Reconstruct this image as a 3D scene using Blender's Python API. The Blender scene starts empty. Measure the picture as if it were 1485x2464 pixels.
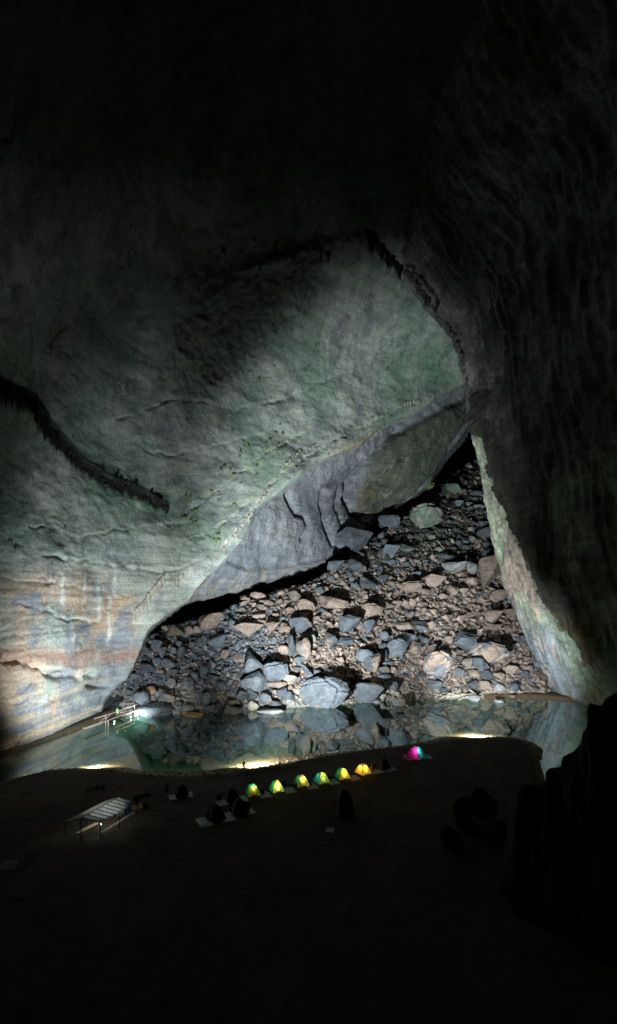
import bpy, bmesh, math, random
import numpy as np
from mathutils import Vector, Matrix, Euler

# ------------------------------------------------------------------ camera, world, light
F = 455.0; CX = 308.5; HY = 599.0; CH = 27.0          # focal length in px, principal point, camera height
scene = bpy.context.scene
col = scene.collection
cam_d = bpy.data.cameras.new("camera"); cam = bpy.data.objects.new("camera", cam_d); col.objects.link(cam)
cam.location = (0, 0, CH); cam.rotation_euler = (math.radians(90), 0, 0)
cam_d.sensor_fit = 'VERTICAL'; cam_d.sensor_height = 36.0; cam_d.lens = 36.0 * F / 1024.0
cam_d.shift_y = (HY - 512.0) / 1024.0
cam_d.clip_start = 0.1; cam_d.clip_end = 3000
scene.camera = cam
world = bpy.data.worlds.new("World"); scene.world = world; world.use_nodes = True
wn = world.node_tree
sky = wn.nodes.new('ShaderNodeTexSky'); sky.sky_type = 'NISHITA'; sky.sun_disc = False
sky.sun_elevation = math.radians(2.0); sky.sun_rotation = math.radians(180)
wn.links.new(sky.outputs[0], wn.nodes['Background'].inputs[0])
wn.nodes['Background'].inputs[1].default_value = 0.0001       # deep night inside a cave
scene.view_settings.view_transform = 'Standard'; scene.view_settings.look = 'None'
scene.view_settings.exposure = 0.0; scene.view_settings.gamma = 1.0
cy = scene.cycles
cy.use_denoising = True
cy.max_bounces = 8; cy.diffuse_bounces = 1; cy.glossy_bounces = 3; cy.transmission_bounces = 4
cy.transparent_max_bounces = 8; cy.volume_bounces = 0
cy.caustics_reflective = False; cy.caustics_refractive = False
cy.sample_clamp_indirect = 4.0; cy.sample_clamp_direct = 30.0

K = 617.0 / 1485.0                                     # overview zoom px -> frame px
rng = np.random.default_rng(7); random.seed(7)

# ------------------------------------------------------------------ small helpers
def at(px, py, d):
    return np.array([(px - CX) * d / F, d, CH - (py - HY) * d / F])
def on_z(px, py, z):
    return at(px, py, (CH - z) * F / (py - HY))
_perm = rng.permutation(256); _perm = np.concatenate([_perm, _perm, _perm])
_g = rng.normal(size=(256, 3)); _g /= np.linalg.norm(_g, axis=1)[:, None]
def perlin(p):
    p = np.asarray(p, float); i = np.floor(p).astype(int); f = p - i; i &= 255
    u = f * f * f * (f * (f * 6 - 15) + 10); out = np.zeros(len(p))
    for a in (0, 1):
        for b in (0, 1):
            for c in (0, 1):
                h = _perm[_perm[_perm[(i[:, 0] + a) & 255] + ((i[:, 1] + b) & 255)] + ((i[:, 2] + c) & 255)]
                g = _g[h]
                w = (u[:, 0] if a else 1 - u[:, 0]) * (u[:, 1] if b else 1 - u[:, 1]) * (u[:, 2] if c else 1 - u[:, 2])
                out += w * (g[:, 0] * (f[:, 0] - a) + g[:, 1] * (f[:, 1] - b) + g[:, 2] * (f[:, 2] - c))
    return out * 1.6
def fbm(p, octs=4, gain=0.5, lac=2.03):
    p = np.asarray(p, float); s = 0; a = 1.0; n = 0
    for k in range(octs):
        s = s + a * perlin(p + 17.3 * k); n += a; a *= gain; p = p * lac
    return s / n
def sst(a, b, x):
    t = np.clip((x - a) / (b - a), 0, 1); return t * t * (3 - 2 * t)
def mixc(a, b, t):
    return a + (np.asarray(b) - a) * np.asarray(t)[..., None]
class TPS:
    def __init__(s, pts, vals):
        s.p = np.array(pts, float) / 100.0; n = len(s.p); v = np.array(vals, float)
        r = np.linalg.norm(s.p[:, None] - s.p[None], axis=2)
        A = np.zeros((n + 3, n + 3)); A[:n, :n] = s.phi(r) + np.eye(n) * 1e-3
        P = np.c_[np.ones(n), s.p]; A[:n, n:] = P; A[n:, :n] = P.T
        s.w = np.linalg.solve(A, np.r_[v, 0, 0, 0])
    @staticmethod
    def phi(r):
        return np.where(r > 1e-9, r * r * np.log(np.maximum(r, 1e-9)), 0)
    def __call__(s, x, y):
        q = np.c_[np.ravel(x), np.ravel(y)] / 100.0
        out = np.zeros(len(q)); n = len(s.p)
        for i in range(n):
            out += s.w[i] * s.phi(np.hypot(q[:, 0] - s.p[i, 0], q[:, 1] - s.p[i, 1]))
        return (out + s.w[n] + q @ s.w[n + 1:]).reshape(np.shape(x))
def inside(poly, x, y):
    poly = np.array(poly, float); res = np.zeros(np.shape(x), bool); j = len(poly) - 1
    for i in range(len(poly)):
        xi, yi = poly[i]; xj, yj = poly[j]
        c = ((yi > y) != (yj > y)) & (x < (xj - xi) * (y - yi) / (yj - yi + 1e-12) + xi)
        res ^= c; j = i
    return res
def pdist(line, x, y, closed=False):
    line = np.array(line, float); best = np.full(np.shape(x), 1e9)
    n = len(line)
    for i in range(n if closed else n - 1):
        a = line[i]; b = line[(i + 1) % n]; ab = b - a
        t = np.clip(((x - a[0]) * ab[0] + (y - a[1]) * ab[1]) / (ab @ ab + 1e-12), 0, 1)
        best = np.minimum(best, np.hypot(x - a[0] - t * ab[0], y - a[1] - t * ab[1]))
    return best
def sdist(poly, x, y):
    d = pdist(poly, x, y, True); return np.where(inside(poly, x, y), d, -d)

def raw_mesh(name, co, faces, mats, colors=None, smooth=True):
    """faces: (n,3|4) int array"""
    me = bpy.data.meshes.new(name); faces = np.asarray(faces, np.int32); k = faces.shape[1]
    me.vertices.add(len(co)); me.vertices.foreach_set('co', np.asarray(co, np.float32).ravel())
    me.loops.add(faces.size); me.loops.foreach_set('vertex_index', faces.ravel())
    me.polygons.add(len(faces)); me.polygons.foreach_set('loop_start', np.arange(0, faces.size, k, dtype=np.int32))
    me.polygons.foreach_set('use_smooth', np.full(len(faces), smooth))
    if colors is not None:
        a = me.color_attributes.new('Col', 'FLOAT_COLOR', 'POINT')
        a.data.foreach_set('color', np.c_[colors, np.ones(len(co))].astype(np.float32).ravel())
    me.update(calc_edges=True); me.validate()
    for m in (mats if isinstance(mats, (list, tuple)) else [mats]): me.materials.append(m)
    return me
def link(name, me, parent=None, **props):
    o = bpy.data.objects.new(name, me); col.objects.link(o)
    if parent is not None: o.parent = parent
    for k, v in props.items():
        if v is not None: o[k] = v
    return o
def thing(name, label, category, loc=(0, 0, 0), rz=0, group=None):
    o = link(name, None, label=label, category=category, group=group)
    o.location = [float(v) for v in loc]; o.rotation_euler = (0, 0, rz); return o
def grid_faces(nr, nc, keep=None):
    i = np.arange(nr * nc).reshape(nr, nc)
    q = np.stack([i[:-1, :-1], i[:-1, 1:], i[1:, 1:], i[1:, :-1]], -1).reshape(-1, 4)
    if keep is not None:
        k = keep.ravel(); q = q[k[q].all(1)]
    return q
def compact(co, q, colors):
    used = np.unique(q); m = np.zeros(len(co), int); m[used] = np.arange(len(used))
    return co[used], m[q], colors[used]
class MB:
    """collects simple solids into one mesh part"""
    def __init__(s): s.bm = bmesh.new()
    def box(s, c, size, rot=None):
        M = Matrix.Translation(c) @ (rot.to_4x4() if rot else Matrix()) @ Matrix.Diagonal((*size, 1))
        bmesh.ops.create_cube(s.bm, size=1, matrix=M); return s
    def tube(s, pts, r, n=6, r2=None):
        pts = [Vector(p) for p in pts]; rings = []
        for i, p in enumerate(pts):
            a = pts[max(i - 1, 0)]; b = pts[min(i + 1, len(pts) - 1)]; t = (b - a).normalized()
            u = t.cross(Vector((0, 0, 1)));
            if u.length < 1e-3: u = t.cross(Vector((1, 0, 0)))
            u.normalize(); v = t.cross(u)
            rr = r if r2 is None else r + (r2 - r) * i / (len(pts) - 1)
            rings.append([s.bm.verts.new(p + (u * math.cos(k * 2 * math.pi / n) + v * math.sin(k * 2 * math.pi / n)) * rr) for k in range(n)])
        for a, b in zip(rings, rings[1:]):
            for k in range(n): s.bm.faces.new((a[k], a[(k + 1) % n], b[(k + 1) % n], b[k]))
        s.bm.faces.new(rings[0][::-1]); s.bm.faces.new(rings[-1]); return s
    def grid(s, rows):
        vs = [[s.bm.verts.new(p) for p in r] for r in rows]
        for a, b in zip(vs, vs[1:]):
            for k in range(len(a) - 1): s.bm.faces.new((a[k], a[k + 1], b[k + 1], b[k]))
        return s
    def build(s, name, mat, parent=None, smooth=False, **props):
        me = bpy.data.meshes.new(name); bmesh.ops.recalc_face_normals(s.bm, faces=s.bm.faces[:])
        for f in s.bm.faces: f.smooth = smooth
        s.bm.to_mesh(me); s.bm.free(); me.materials.append(mat)
        return link(name, me, parent, **props)

# ------------------------------------------------------------------ materials
def nodes_of(name):
    m = bpy.data.materials.new(name); m.use_nodes = True
    nt = m.node_tree; return m, nt, nt.nodes['Principled BSDF']
def N(nt, t, **kw):
    n = nt.nodes.new(t)
    for k, v in kw.items(): setattr(n, k, v)
    return n
def noise_node(nt, pos, scale, detail=6, rough=0.6, vec_scale=None, dist=0.0):
    if vec_scale:
        mp = N(nt, 'ShaderNodeMapping'); mp.inputs['Scale'].default_value = vec_scale
        nt.links.new(pos, mp.inputs['Vector']); pos = mp.outputs[0]
    n = N(nt, 'ShaderNodeTexNoise'); n.inputs['Scale'].default_value = scale
    n.inputs['Detail'].default_value = detail; n.inputs['Roughness'].default_value = rough
    n.inputs['Distortion'].default_value = dist
    nt.links.new(pos, n.inputs['Vector']); return n.outputs['Fac']
def ramp(nt, fac, stops):
    r = N(nt, 'ShaderNodeValToRGB'); e = r.color_ramp.elements
    while len(e) < len(stops): e.new(0.5)
    for el, (p, c) in zip(e, stops):
        el.position = p; el.color = (*c, 1) if len(c) == 3 else c
    nt.links.new(fac, r.inputs[0]); return r.outputs[0]
def mul(nt, a, b, fac=1.0, mode='MULTIPLY'):
    m = N(nt, 'ShaderNodeMix', data_type='RGBA', blend_type=mode); m.inputs[0].default_value = fac
    nt.links.new(a, m.inputs[6]); nt.links.new(b, m.inputs[7]); return m.outputs[2]
def g3(v): return (v, v, v)
def rock_mat(name, base=None, second=None, mask=(0.5, 0.54), scale=1.0, bump=0.6, rough=0.92, vari=0.5, strata=0.0, spec=0.2, streak=0.0, cracks=0.0, fine=0.2):
    """base None: colour from the vertex colours"""
    m, nt, b = nodes_of(name); pos = N(nt, 'ShaderNodeNewGeometry').outputs['Position']
    if base is None:
        a = N(nt, 'ShaderNodeVertexColor'); a.layer_name = 'Col'; c = a.outputs['Color']
    else:
        rgb = N(nt, 'ShaderNodeRGB'); rgb.outputs[0].default_value = (*base, 1); c = rgb.outputs[0]
        if second:
            r2 = N(nt, 'ShaderNodeRGB'); r2.outputs[0].default_value = (*second, 1)
            k = ramp(nt, noise_node(nt, pos, 0.16 * scale, 5, 0.6), [(mask[0], g3(0)), (mask[1], g3(1))])
            mx = N(nt, 'ShaderNodeMix', data_type='RGBA'); nt.links.new(k, mx.inputs[0])
            nt.links.new(c, mx.inputs[6]); nt.links.new(r2.outputs[0], mx.inputs[7]); c = mx.outputs[2]
        oi = N(nt, 'ShaderNodeObjectInfo')
        c = mul(nt, c, ramp(nt, oi.outputs['Random'], [(0, g3(0.72)), (1, g3(1.25))]))
    lo, hi = 1 - vari, 1 + vari
    c = mul(nt, c, ramp(nt, noise_node(nt, pos, 0.35 * scale, 8, 0.65), [(0.3, g3(lo)), (0.7, g3(hi))]))
    c = mul(nt, c, ramp(nt, noise_node(nt, pos, 2.6 * scale, 5, 0.7), [(0.3, g3(1 - fine)), (0.7, g3(1 + fine))]))
    if streak:
        sk = noise_node(nt, pos, 1.0, 6, 0.65, vec_scale=(0.55, 0.55, 0.05), dist=0.5)
        c = mul(nt, c, ramp(nt, sk, [(0.36, g3(1 - streak)), (0.5, g3(1.0)), (0.66, g3(1 + 0.7 * streak))]))
        s2 = noise_node(nt, pos, 1.0, 7, 0.7, vec_scale=(0.10, 0.10, 0.55), dist=1.2)
        c = mul(nt, c, ramp(nt, s2, [(0.36, g3(1 - 0.8 * streak)), (0.5, g3(1.0)), (0.66, g3(1 + 0.5 * streak))]))
    if cracks:
        wn_ = N(nt, 'ShaderNodeTexNoise'); wn_.inputs['Scale'].default_value = 0.3; wn_.inputs['Detail'].default_value = 6; nt.links.new(pos, wn_.inputs['Vector'])
        va_ = N(nt, 'ShaderNodeVectorMath', operation='MULTIPLY_ADD'); nt.links.new(wn_.outputs['Color'], va_.inputs[0]); va_.inputs[1].default_value = (7, 7, 5); nt.links.new(pos, va_.inputs[2])
        mp = N(nt, 'ShaderNodeMapping'); mp.inputs['Scale'].default_value = (0.07 * scale, 0.07 * scale, 0.16 * scale); nt.links.new(va_.outputs[0], mp.inputs['Vector'])
        vo = N(nt, 'ShaderNodeTexVoronoi', feature='DISTANCE_TO_EDGE'); vo.inputs['Scale'].default_value = 1.0; nt.links.new(mp.outputs[0], vo.inputs['Vector'])
        ck = ramp(nt, vo.outputs['Distance'], [(0.0, g3(1 - cracks)), (0.03, g3(1.0))])
        msk = ramp(nt, noise_node(nt, pos, 0.12, 4), [(0.45, g3(0)), (0.6, g3(1))])
        mxc = N(nt, 'ShaderNodeMix', data_type='RGBA', blend_type='MULTIPLY'); nt.links.new(msk, mxc.inputs[0]); nt.links.new(c, mxc.inputs[6]); nt.links.new(ck, mxc.inputs[7]); c = mxc.outputs[2]
    h = noise_node(nt, pos, 0.7 * scale, 9, 0.66, dist=0.4)
    if strata:
        st = noise_node(nt, pos, 0.5 * scale, 6, 0.65, vec_scale=(0.22, 0.22, 2.2), dist=0.6)
        ad = N(nt, 'ShaderNodeMath', operation='MULTIPLY_ADD'); nt.links.new(st, ad.inputs[0])
        ad.inputs[1].default_value = strata; nt.links.new(h, ad.inputs[2]); h = ad.outputs[0]
        c = mul(nt, c, ramp(nt, st, [(0.32, g3(0.78)), (0.5, g3(1.0)), (0.68, g3(1.15))]))
    bp = N(nt, 'ShaderNodeBump'); bp.inputs['Strength'].default_value = bump; bp.inputs['Distance'].default_value = 0.8 / scale
    nt.links.new(h, bp.inputs['Height']); nt.links.new(bp.outputs[0], b.inputs['Normal'])
    nt.links.new(c, b.inputs['Base Color']); b.inputs['Roughness'].default_value = rough
    b.inputs['Specular IOR Level'].default_value = spec
    return m
def plain_mat(name, c, rough=0.8, var=0.25, scale=6.0, metal=0.0):
    m, nt, b = nodes_of(name); pos = N(nt, 'ShaderNodeNewGeometry').outputs['Position']
    rgb = N(nt, 'ShaderNodeRGB'); rgb.outputs[0].default_value = (*c, 1)
    k = mul(nt, rgb.outputs[0], ramp(nt, noise_node(nt, pos, scale, 5), [(0.3, g3(1 - var)), (0.7, g3(1 + var))]))
    nt.links.new(k, b.inputs['Base Color']); b.inputs['Roughness'].default_value = rough; b.inputs['Metallic'].default_value = metal
    return m
def fabric_mat(name, c, trans=0.6):
    m, nt, b = nodes_of(name); pos = N(nt, 'ShaderNodeNewGeometry').outputs['Position']
    rgb = N(nt, 'ShaderNodeRGB'); rgb.outputs[0].default_value = (*c, 1)
    k = mul(nt, rgb.outputs[0], ramp(nt, noise_node(nt, pos, 4, 4), [(0.3, g3(0.8)), (0.7, g3(1.15))]))
    nt.links.new(k, b.inputs['Base Color']); b.inputs['Roughness'].default_value = 0.7
    tr = N(nt, 'ShaderNodeBsdfTranslucent'); nt.links.new(k, tr.inputs['Color'])
    mx = N(nt, 'ShaderNodeMixShader'); mx.inputs[0].default_value = trans
    nt.links.new(b.outputs[0], mx.inputs[1]); nt.links.new(tr.outputs[0], mx.inputs[2])
    nt.links.new(mx.outputs[0], nt.nodes['Material Output'].inputs['Surface']); return m
def glow_mat(name, c, s):
    m, nt, b = nodes_of(name); b.inputs['Base Color'].default_value = (*c, 1)
    b.inputs['Emission Color'].default_value = (*c, 1); b.inputs['Emission Strength'].default_value = s; return m

M_WALL = rock_mat('cave_rock', None, bump=0.55, vari=0.16, strata=0.12, streak=0.10, cracks=0.55, fine=0.36)
M_ROOF = rock_mat('recess_rock', None, bump=0.8, vari=0.25, scale=0.7, strata=0.25, streak=0.15, cracks=0.6, fine=0.28)
M_RIGHT = rock_mat('side_wall_rock', None, bump=0.9, vari=0.35, streak=0.3, cracks=0.5, fine=0.3)
M_SCREE = rock_mat('scree_rock', None, bump=0.5, vari=0.35, scale=2.0)
M_GREY = rock_mat('blue_grey_limestone', (0.105, 0.12, 0.137), (0.19, 0.158, 0.13), (0.60, 0.66), scale=1.2, vari=0.4, strata=0.35, fine=0.32, bump=0.8)
M_TAN = rock_mat('mud_coated_limestone', (0.25, 0.195, 0.163), (0.145, 0.14, 0.137), (0.55, 0.66), scale=1.2, vari=0.35, strata=0.35, fine=0.32, bump=0.8)
M_MIX = rock_mat('half_muddy_limestone', (0.125, 0.135, 0.15), (0.30, 0.23, 0.183), (0.47, 0.51), scale=1.4, vari=0.3, strata=0.35, fine=0.32, bump=0.8)
M_PALE = rock_mat('pale_lit_limestone', (0.24, 0.245, 0.245), (0.31, 0.28, 0.225), (0.52, 0.6), scale=1.5, vari=0.35, strata=0.35, fine=0.32, bump=0.8)  # paler limestone, also painting in lamp light on the shore stones
M_GREEN = rock_mat('algae_green_limestone', (0.15, 0.19, 0.155), (0.20, 0.19, 0.165), (0.5, 0.6), scale=1.2, vari=0.4, strata=0.35, fine=0.32, bump=0.8)
M_BROWN = rock_mat('brown_wet_rock', (0.22, 0.14, 0.075), (0.30, 0.20, 0.12), (0.48, 0.56), scale=2, vari=0.4, rough=0.6)
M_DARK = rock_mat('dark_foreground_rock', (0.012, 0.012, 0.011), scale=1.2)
M_SAND = rock_mat('sand', None, bump=0.45, vari=0.3, scale=3.0)
M_STALD = rock_mat('dark_dripstone', (0.028, 0.031, 0.027), scale=2)
M_STALP = rock_mat('pale_dripstone', (0.50, 0.48, 0.40), scale=2, vari=0.3)
M_STALG = rock_mat('grey_dripstone', (0.09, 0.095, 0.085), scale=2, vari=0.3)
M_BAMBOO = plain_mat('weathered_bamboo', (0.42, 0.34, 0.27))
M_POST = plain_mat('dark_timber', (0.05, 0.04, 0.03))  # dark brown, so the hut posts barely show
M_WOOD = plain_mat('bleached_wood', (0.50, 0.44, 0.36), var=0.3)
M_PLANK = plain_mat('planed_plank', (0.62, 0.46, 0.36))
M_TARP = plain_mat('grey_tarp', (0.60, 0.62, 0.68), rough=0.6, scale=3)
M_TARPW = plain_mat('white_sheet', (0.75, 0.76, 0.78), rough=0.6)
M_ROOFT = fabric_mat('pale_green_roof_tarp', (0.76, 0.78, 0.76), 0.5)
M_ROOFB = fabric_mat('grey_corrugated_roof', (0.60, 0.58, 0.54), 0.4)
M_BLACK = plain_mat('black_cloth', (0.02, 0.02, 0.022))
M_SKIN = plain_mat('skin', (0.42, 0.26, 0.18), var=0.1)
M_METAL = plain_mat('dull_metal', (0.3, 0.3, 0.31), rough=0.5, metal=0.6)
M_LAMP = glow_mat('lamp_lens', (1.0, 0.97, 0.9), 60.0)
M_FERN = plain_mat('fern_leaf', (0.22, 0.29, 0.10), var=0.4, scale=1.0)

# ------------------------------------------------------------------ pixel-traced control geometry (frame px)
def D(*pts): return [(x * K, y * K) for x, y in pts]
def Nt(*pts): return [(x / 4, y / 4) for x, y in pts]
def line_y(line, x):
    l = np.array(line); return np.interp(x, l[:, 0], l[:, 1])

W_CTRL = [(-160, 850, 60), (-160, 700, 58), (-160, 557, 57), (-160, 400, 50), (-160, 200, 38), (-160, 0, 31), (-160, -160, 26),
          (0, 770, 79), (0, 700, 79), (0, 640, 80), (0, 557, 81), (0, 500, 80), (0, 450, 78), (0, 380, 72), (0, 300, 64), (0, 200, 55), (0, 100, 48), (0, 0, 42), (0, -150, 35),
          (71, 740, 94), (71, 650, 95), (71, 570, 95), (104, 720, 106), (104, 640, 107), (104, 580, 106), (140, 620, 111),
          (100, 500, 104), (100, 450, 103), (100, 380, 98), (100, 300, 90), (100, 200, 77), (100, 100, 66), (100, 0, 57), (100, -150, 47),
          (200, 570, 118), (200, 500, 121), (200, 450, 121), (200, 380, 118), (200, 300, 108), (200, 200, 92), (200, 100, 78), (200, 0, 68), (200, -150, 56),
          (300, 480, 138), (300, 430, 142), (300, 380, 140), (300, 300, 128), (300, 200, 108), (300, 100, 90), (300, 0, 76), (300, -150, 62),
          (400, 420, 162), (400, 380, 162), (400, 300, 142), (400, 200, 116), (400, 100, 94), (400, 0, 79), (400, -150, 64),
          (480, 395, 178), (500, 300, 150), (500, 200, 122), (520, 100, 98), (540, 0, 80), (560, -150, 64), (600, 300, 150), (600, 395, 178)]
W_DEPTH = TPS([p[:2] for p in W_CTRL], [p[2] for p in W_CTRL])
W_LIP = Nt((418, 2960), (417, 2851), (418, 2809), (451, 2760), (503, 2718), (533, 2676), (551, 2627), (576, 2560), (588, 2532), (600, 2512),
           (655, 2470), (703, 2433), (757, 2403), (790, 2350), (823, 2314), (893, 2236), (960, 2170), (994, 2112), (1025, 2027), (1110, 1965), (1187, 1895),
           (1265, 1833), (1342, 1802), (1443, 1771), (1536, 1694), (1652, 1632), (1768, 1570), (1869, 1531), (2100, 1440), (2500, 1300))
W_POLY = W_LIP + [(700, -400), (-400, -400), (-400, 900), (104, 900)]

def ledge(px, py, co, line, A, L, below=3.0, wob=2.0, crack=False):
    """rock swells towards the line from above, then steps back in below it"""
    y = line_y(line, px) + wob * fbm(co * 0.35, 3) * 2
    x0, x1 = line[0][0], line[-1][0]
    m = sst(x0 - 4, x0 + 6, px) * (1 - sst(x1 - 6, x1 + 4, px))
    if x0 < 2: m = 1 - sst(x1 - 6, x1 + 4, px)
    dy = py - y
    up = np.where(dy < 0, np.exp(np.minimum(dy, 0) / L), 0)
    rec = np.where((dy >= 0) & (dy < below * 3), -0.6 * np.exp(-np.maximum(dy, 0) / below), 0)
    if crack:                                            # a bedding crack: a broken, narrow groove with only a slight lip
        brk = sst(-0.25, 0.15, fbm(np.c_[px / 14, py / 30, 0 * px] + A * 7, 3))
        return m * (0.18 * A * (up + rec) - 0.6 * A * brk * np.exp(-((dy - 0.6) / (0.55 * below)) ** 2))
    return A * m * (up + rec)
LEDGES = [(D((100, 1335), (180, 1345), (290, 1362), (400, 1372), (475, 1352)), 1.0, 14, 3),
          (D((40, 1452), (110, 1465), (160, 1490), (290, 1497), (335, 1500)), 0.8, 10, 2.5),
          (D((165, 1528), (215, 1532), (262, 1542)), 0.5, 6, 2),
          (D((-40, 1586), (50, 1590), (100, 1606), (130, 1624), (190, 1626), (255, 1622)), 2.2, 12, 7),
          (D((0, 1284), (100, 1264), (180, 1290), (330, 1268), (470, 1255)), 0.7, 9, 2),
          (D((300, 1655), (330, 1640), (390, 1625)), 0.7, 6, 3),
          (D((-60, 1690), (60, 1685), (160, 1700), (250, 1715)), 0.5, 6, 2),
          (D((-100, 1380), (60, 1395), (120, 1400), (230, 1420), (330, 1440)), 0.4, 5, 2),
          (D((350, 1085), (420, 1095), (520, 1070), (640, 1040)), 0.6, 8, 2),
          (D((500, 1290), (600, 1205), (700, 1120), (800, 1062), (900, 1012), (1010, 965), (1140, 930)), 1.0, 6, 2),
          (D((440, 1240), (520, 1180), (640, 1090), (760, 1020)), 0.8, 7, 2),
          (D((280, 1010), (430, 955), (560, 985), (690, 960), (800, 905)), 1.0, 10, 3)]
FRINGE = D((-60, 880), (0, 915), (70, 950), (110, 1010), (155, 1060), (200, 1110), (260, 1150), (320, 1170), (405, 1218))
NODULE = D((470, 640), (620, 650), (760, 630), (775, 700), (700, 790), (610, 870), (540, 930), (430, 965), (405, 900), (430, 800), (450, 720))
DARKBAND = D((560, 640), (700, 600), (860, 560), (930, 590), (960, 690), (880, 640), (760, 645))

def make_sheet(name, x0, x1, y0, y1, step, depth, disp, keep, color, mat, kind='structure', **props):
    xs = np.arange(x0, x1 + step, step); ys = np.arange(y0, y1 + step, step)
    PX, PY = np.meshgrid(xs, ys); sh = PX.shape
    d = depth(PX, PY)
    co = np.stack([(PX - CX) * d / F, d, CH - (PY - HY) * d / F], -1)
    gx = np.gradient(co, axis=1); gy = np.gradient(co, axis=0)
    n = np.cross(gy, gx); n /= np.linalg.norm(n, axis=2)[..., None] + 1e-9
    v = co - np.array([0, 0, CH]); n[(n * v).sum(2) > 0] *= -1
    C = co.reshape(-1, 3); px = PX.ravel(); py = PY.ravel()
    dd = disp(C, px, py)
    # keep the displaced surface from folding at grazing angles: move half along the normal, half along the view
    out = C + n.reshape(-1, 3) * dd[:, None]
    k = keep(px, py); q = grid_faces(*sh, keep=k)
    cc = color(C, px, py)
    co2, q, cc = compact(out, q[:, ::-1], cc)
    me = raw_mesh(name, co2, q, mat, np.clip(cc, 0.01, 0.9))
    return link(name, me, kind=kind, **props)

def w_depth(px, py):
    d = W_DEPTH(px, py)
    s = sdist(W_POLY, px, py)                       # rim turns back into the rock: a thick edge
    return d + np.where(s < 0, 9.0 * sst(0, 4.5, -s), 0)
_cf = {}
def crack_field(co):
    if len(co) in _cf: return _cf[len(co)]
    _cf[len(co)] = r = _crack_field(co); return r
def _crack_field(co):
    w = 2.5 * np.stack([fbm(co / 7 + 3 * k, 3) for k in range(3)], 1)
    a = fbm((co + w) * np.array([0.045, 0.045, 0.12]) + 61, 3); b = fbm((co + w) * np.array([0.10, 0.10, 0.05]) + 161, 3)
    m = sst(-0.05, 0.25, fbm(co / 18 + 205, 3))
    return m * np.maximum(np.exp(-(a / 0.022) ** 2), 0.7 * np.exp(-(b / 0.016) ** 2))
def w_disp(co, px, py):
    h = 2.2 * fbm(co / 28, 3) + 0.8 * fbm(co * np.array([0.07, 0.11, 0.16]) + 5, 3) + 0.20 * fbm(co / 2.6 + 9, 3)
    low = sst(540, 580, py) * (px < 180)
    h = h * (1 - 0.45 * low)
    st = fbm(co * np.array([0.05, 0.05, 0.55]) + 3, 4)
    h += low * 0.45 * st
    # folded, flow-like ribs sweeping along the vault
    w = fbm(co / 16 + 31, 3)
    h += 0.35 * (1 - low) * np.abs(fbm(co * np.array([0.10, 0.22, 0.22]) + w[:, None] * 1.2, 3))
    for ln, A, L, bl in LEDGES: h += ledge(px, py, co, ln, A, L, bl, 3.0, True)
    h -= 0.22 * crack_field(co)
    h += ledge(px, py, co, FRINGE, 1.1, 14, 9, 0.0)
    nod = sst(-14, 10, sdist(NODULE, px + 10 * fbm(co / 8, 3), py + 10 * fbm(co / 8 + 30, 3)))
    h += nod * (0.3 + 1.1 * np.abs(fbm(co / 3.6 + 11, 3)) + 0.5 * fbm(co / 1.6, 2))
    db = sst(-6, 6, sdist(DARKBAND, px + 10 * fbm(co / 6, 3), py + 6 * fbm(co / 5 + 3, 2)))
    h += db * (0.7 + 1.6 * np.abs(fbm(co / 4 + 41, 3)))
    # slots of the two dark hollows above the bedding crack
    hol = np.exp(-(((px - 58) / 10) ** 2 + ((py - 674) / 3.6) ** 2)) + np.exp(-(((px - 98) / 8) ** 2 + ((py - 686) / 2.2) ** 2))
    return h - 2.6 * hol
DRAP = [((500 + x / 2.97) / 4, (2300 + y / 2.97) / 4) for x, y in ((100, 440), (200, 370), (300, 220), (400, 90), (470, 10), (520, -60))]
DRAP2 = [((500 + x / 2.97) / 4, (2300 + y / 2.97) / 4) for x, y in ((560, 60), (640, 30), (740, -60), (800, -120))]
DRAP3 = [((800 + x / 1.2913) / 4, (1500 + y / 1.2913) / 4) for x, y in ((110, 880), (200, 780), (260, 700), (300, 640), (380, 570))]
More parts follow.
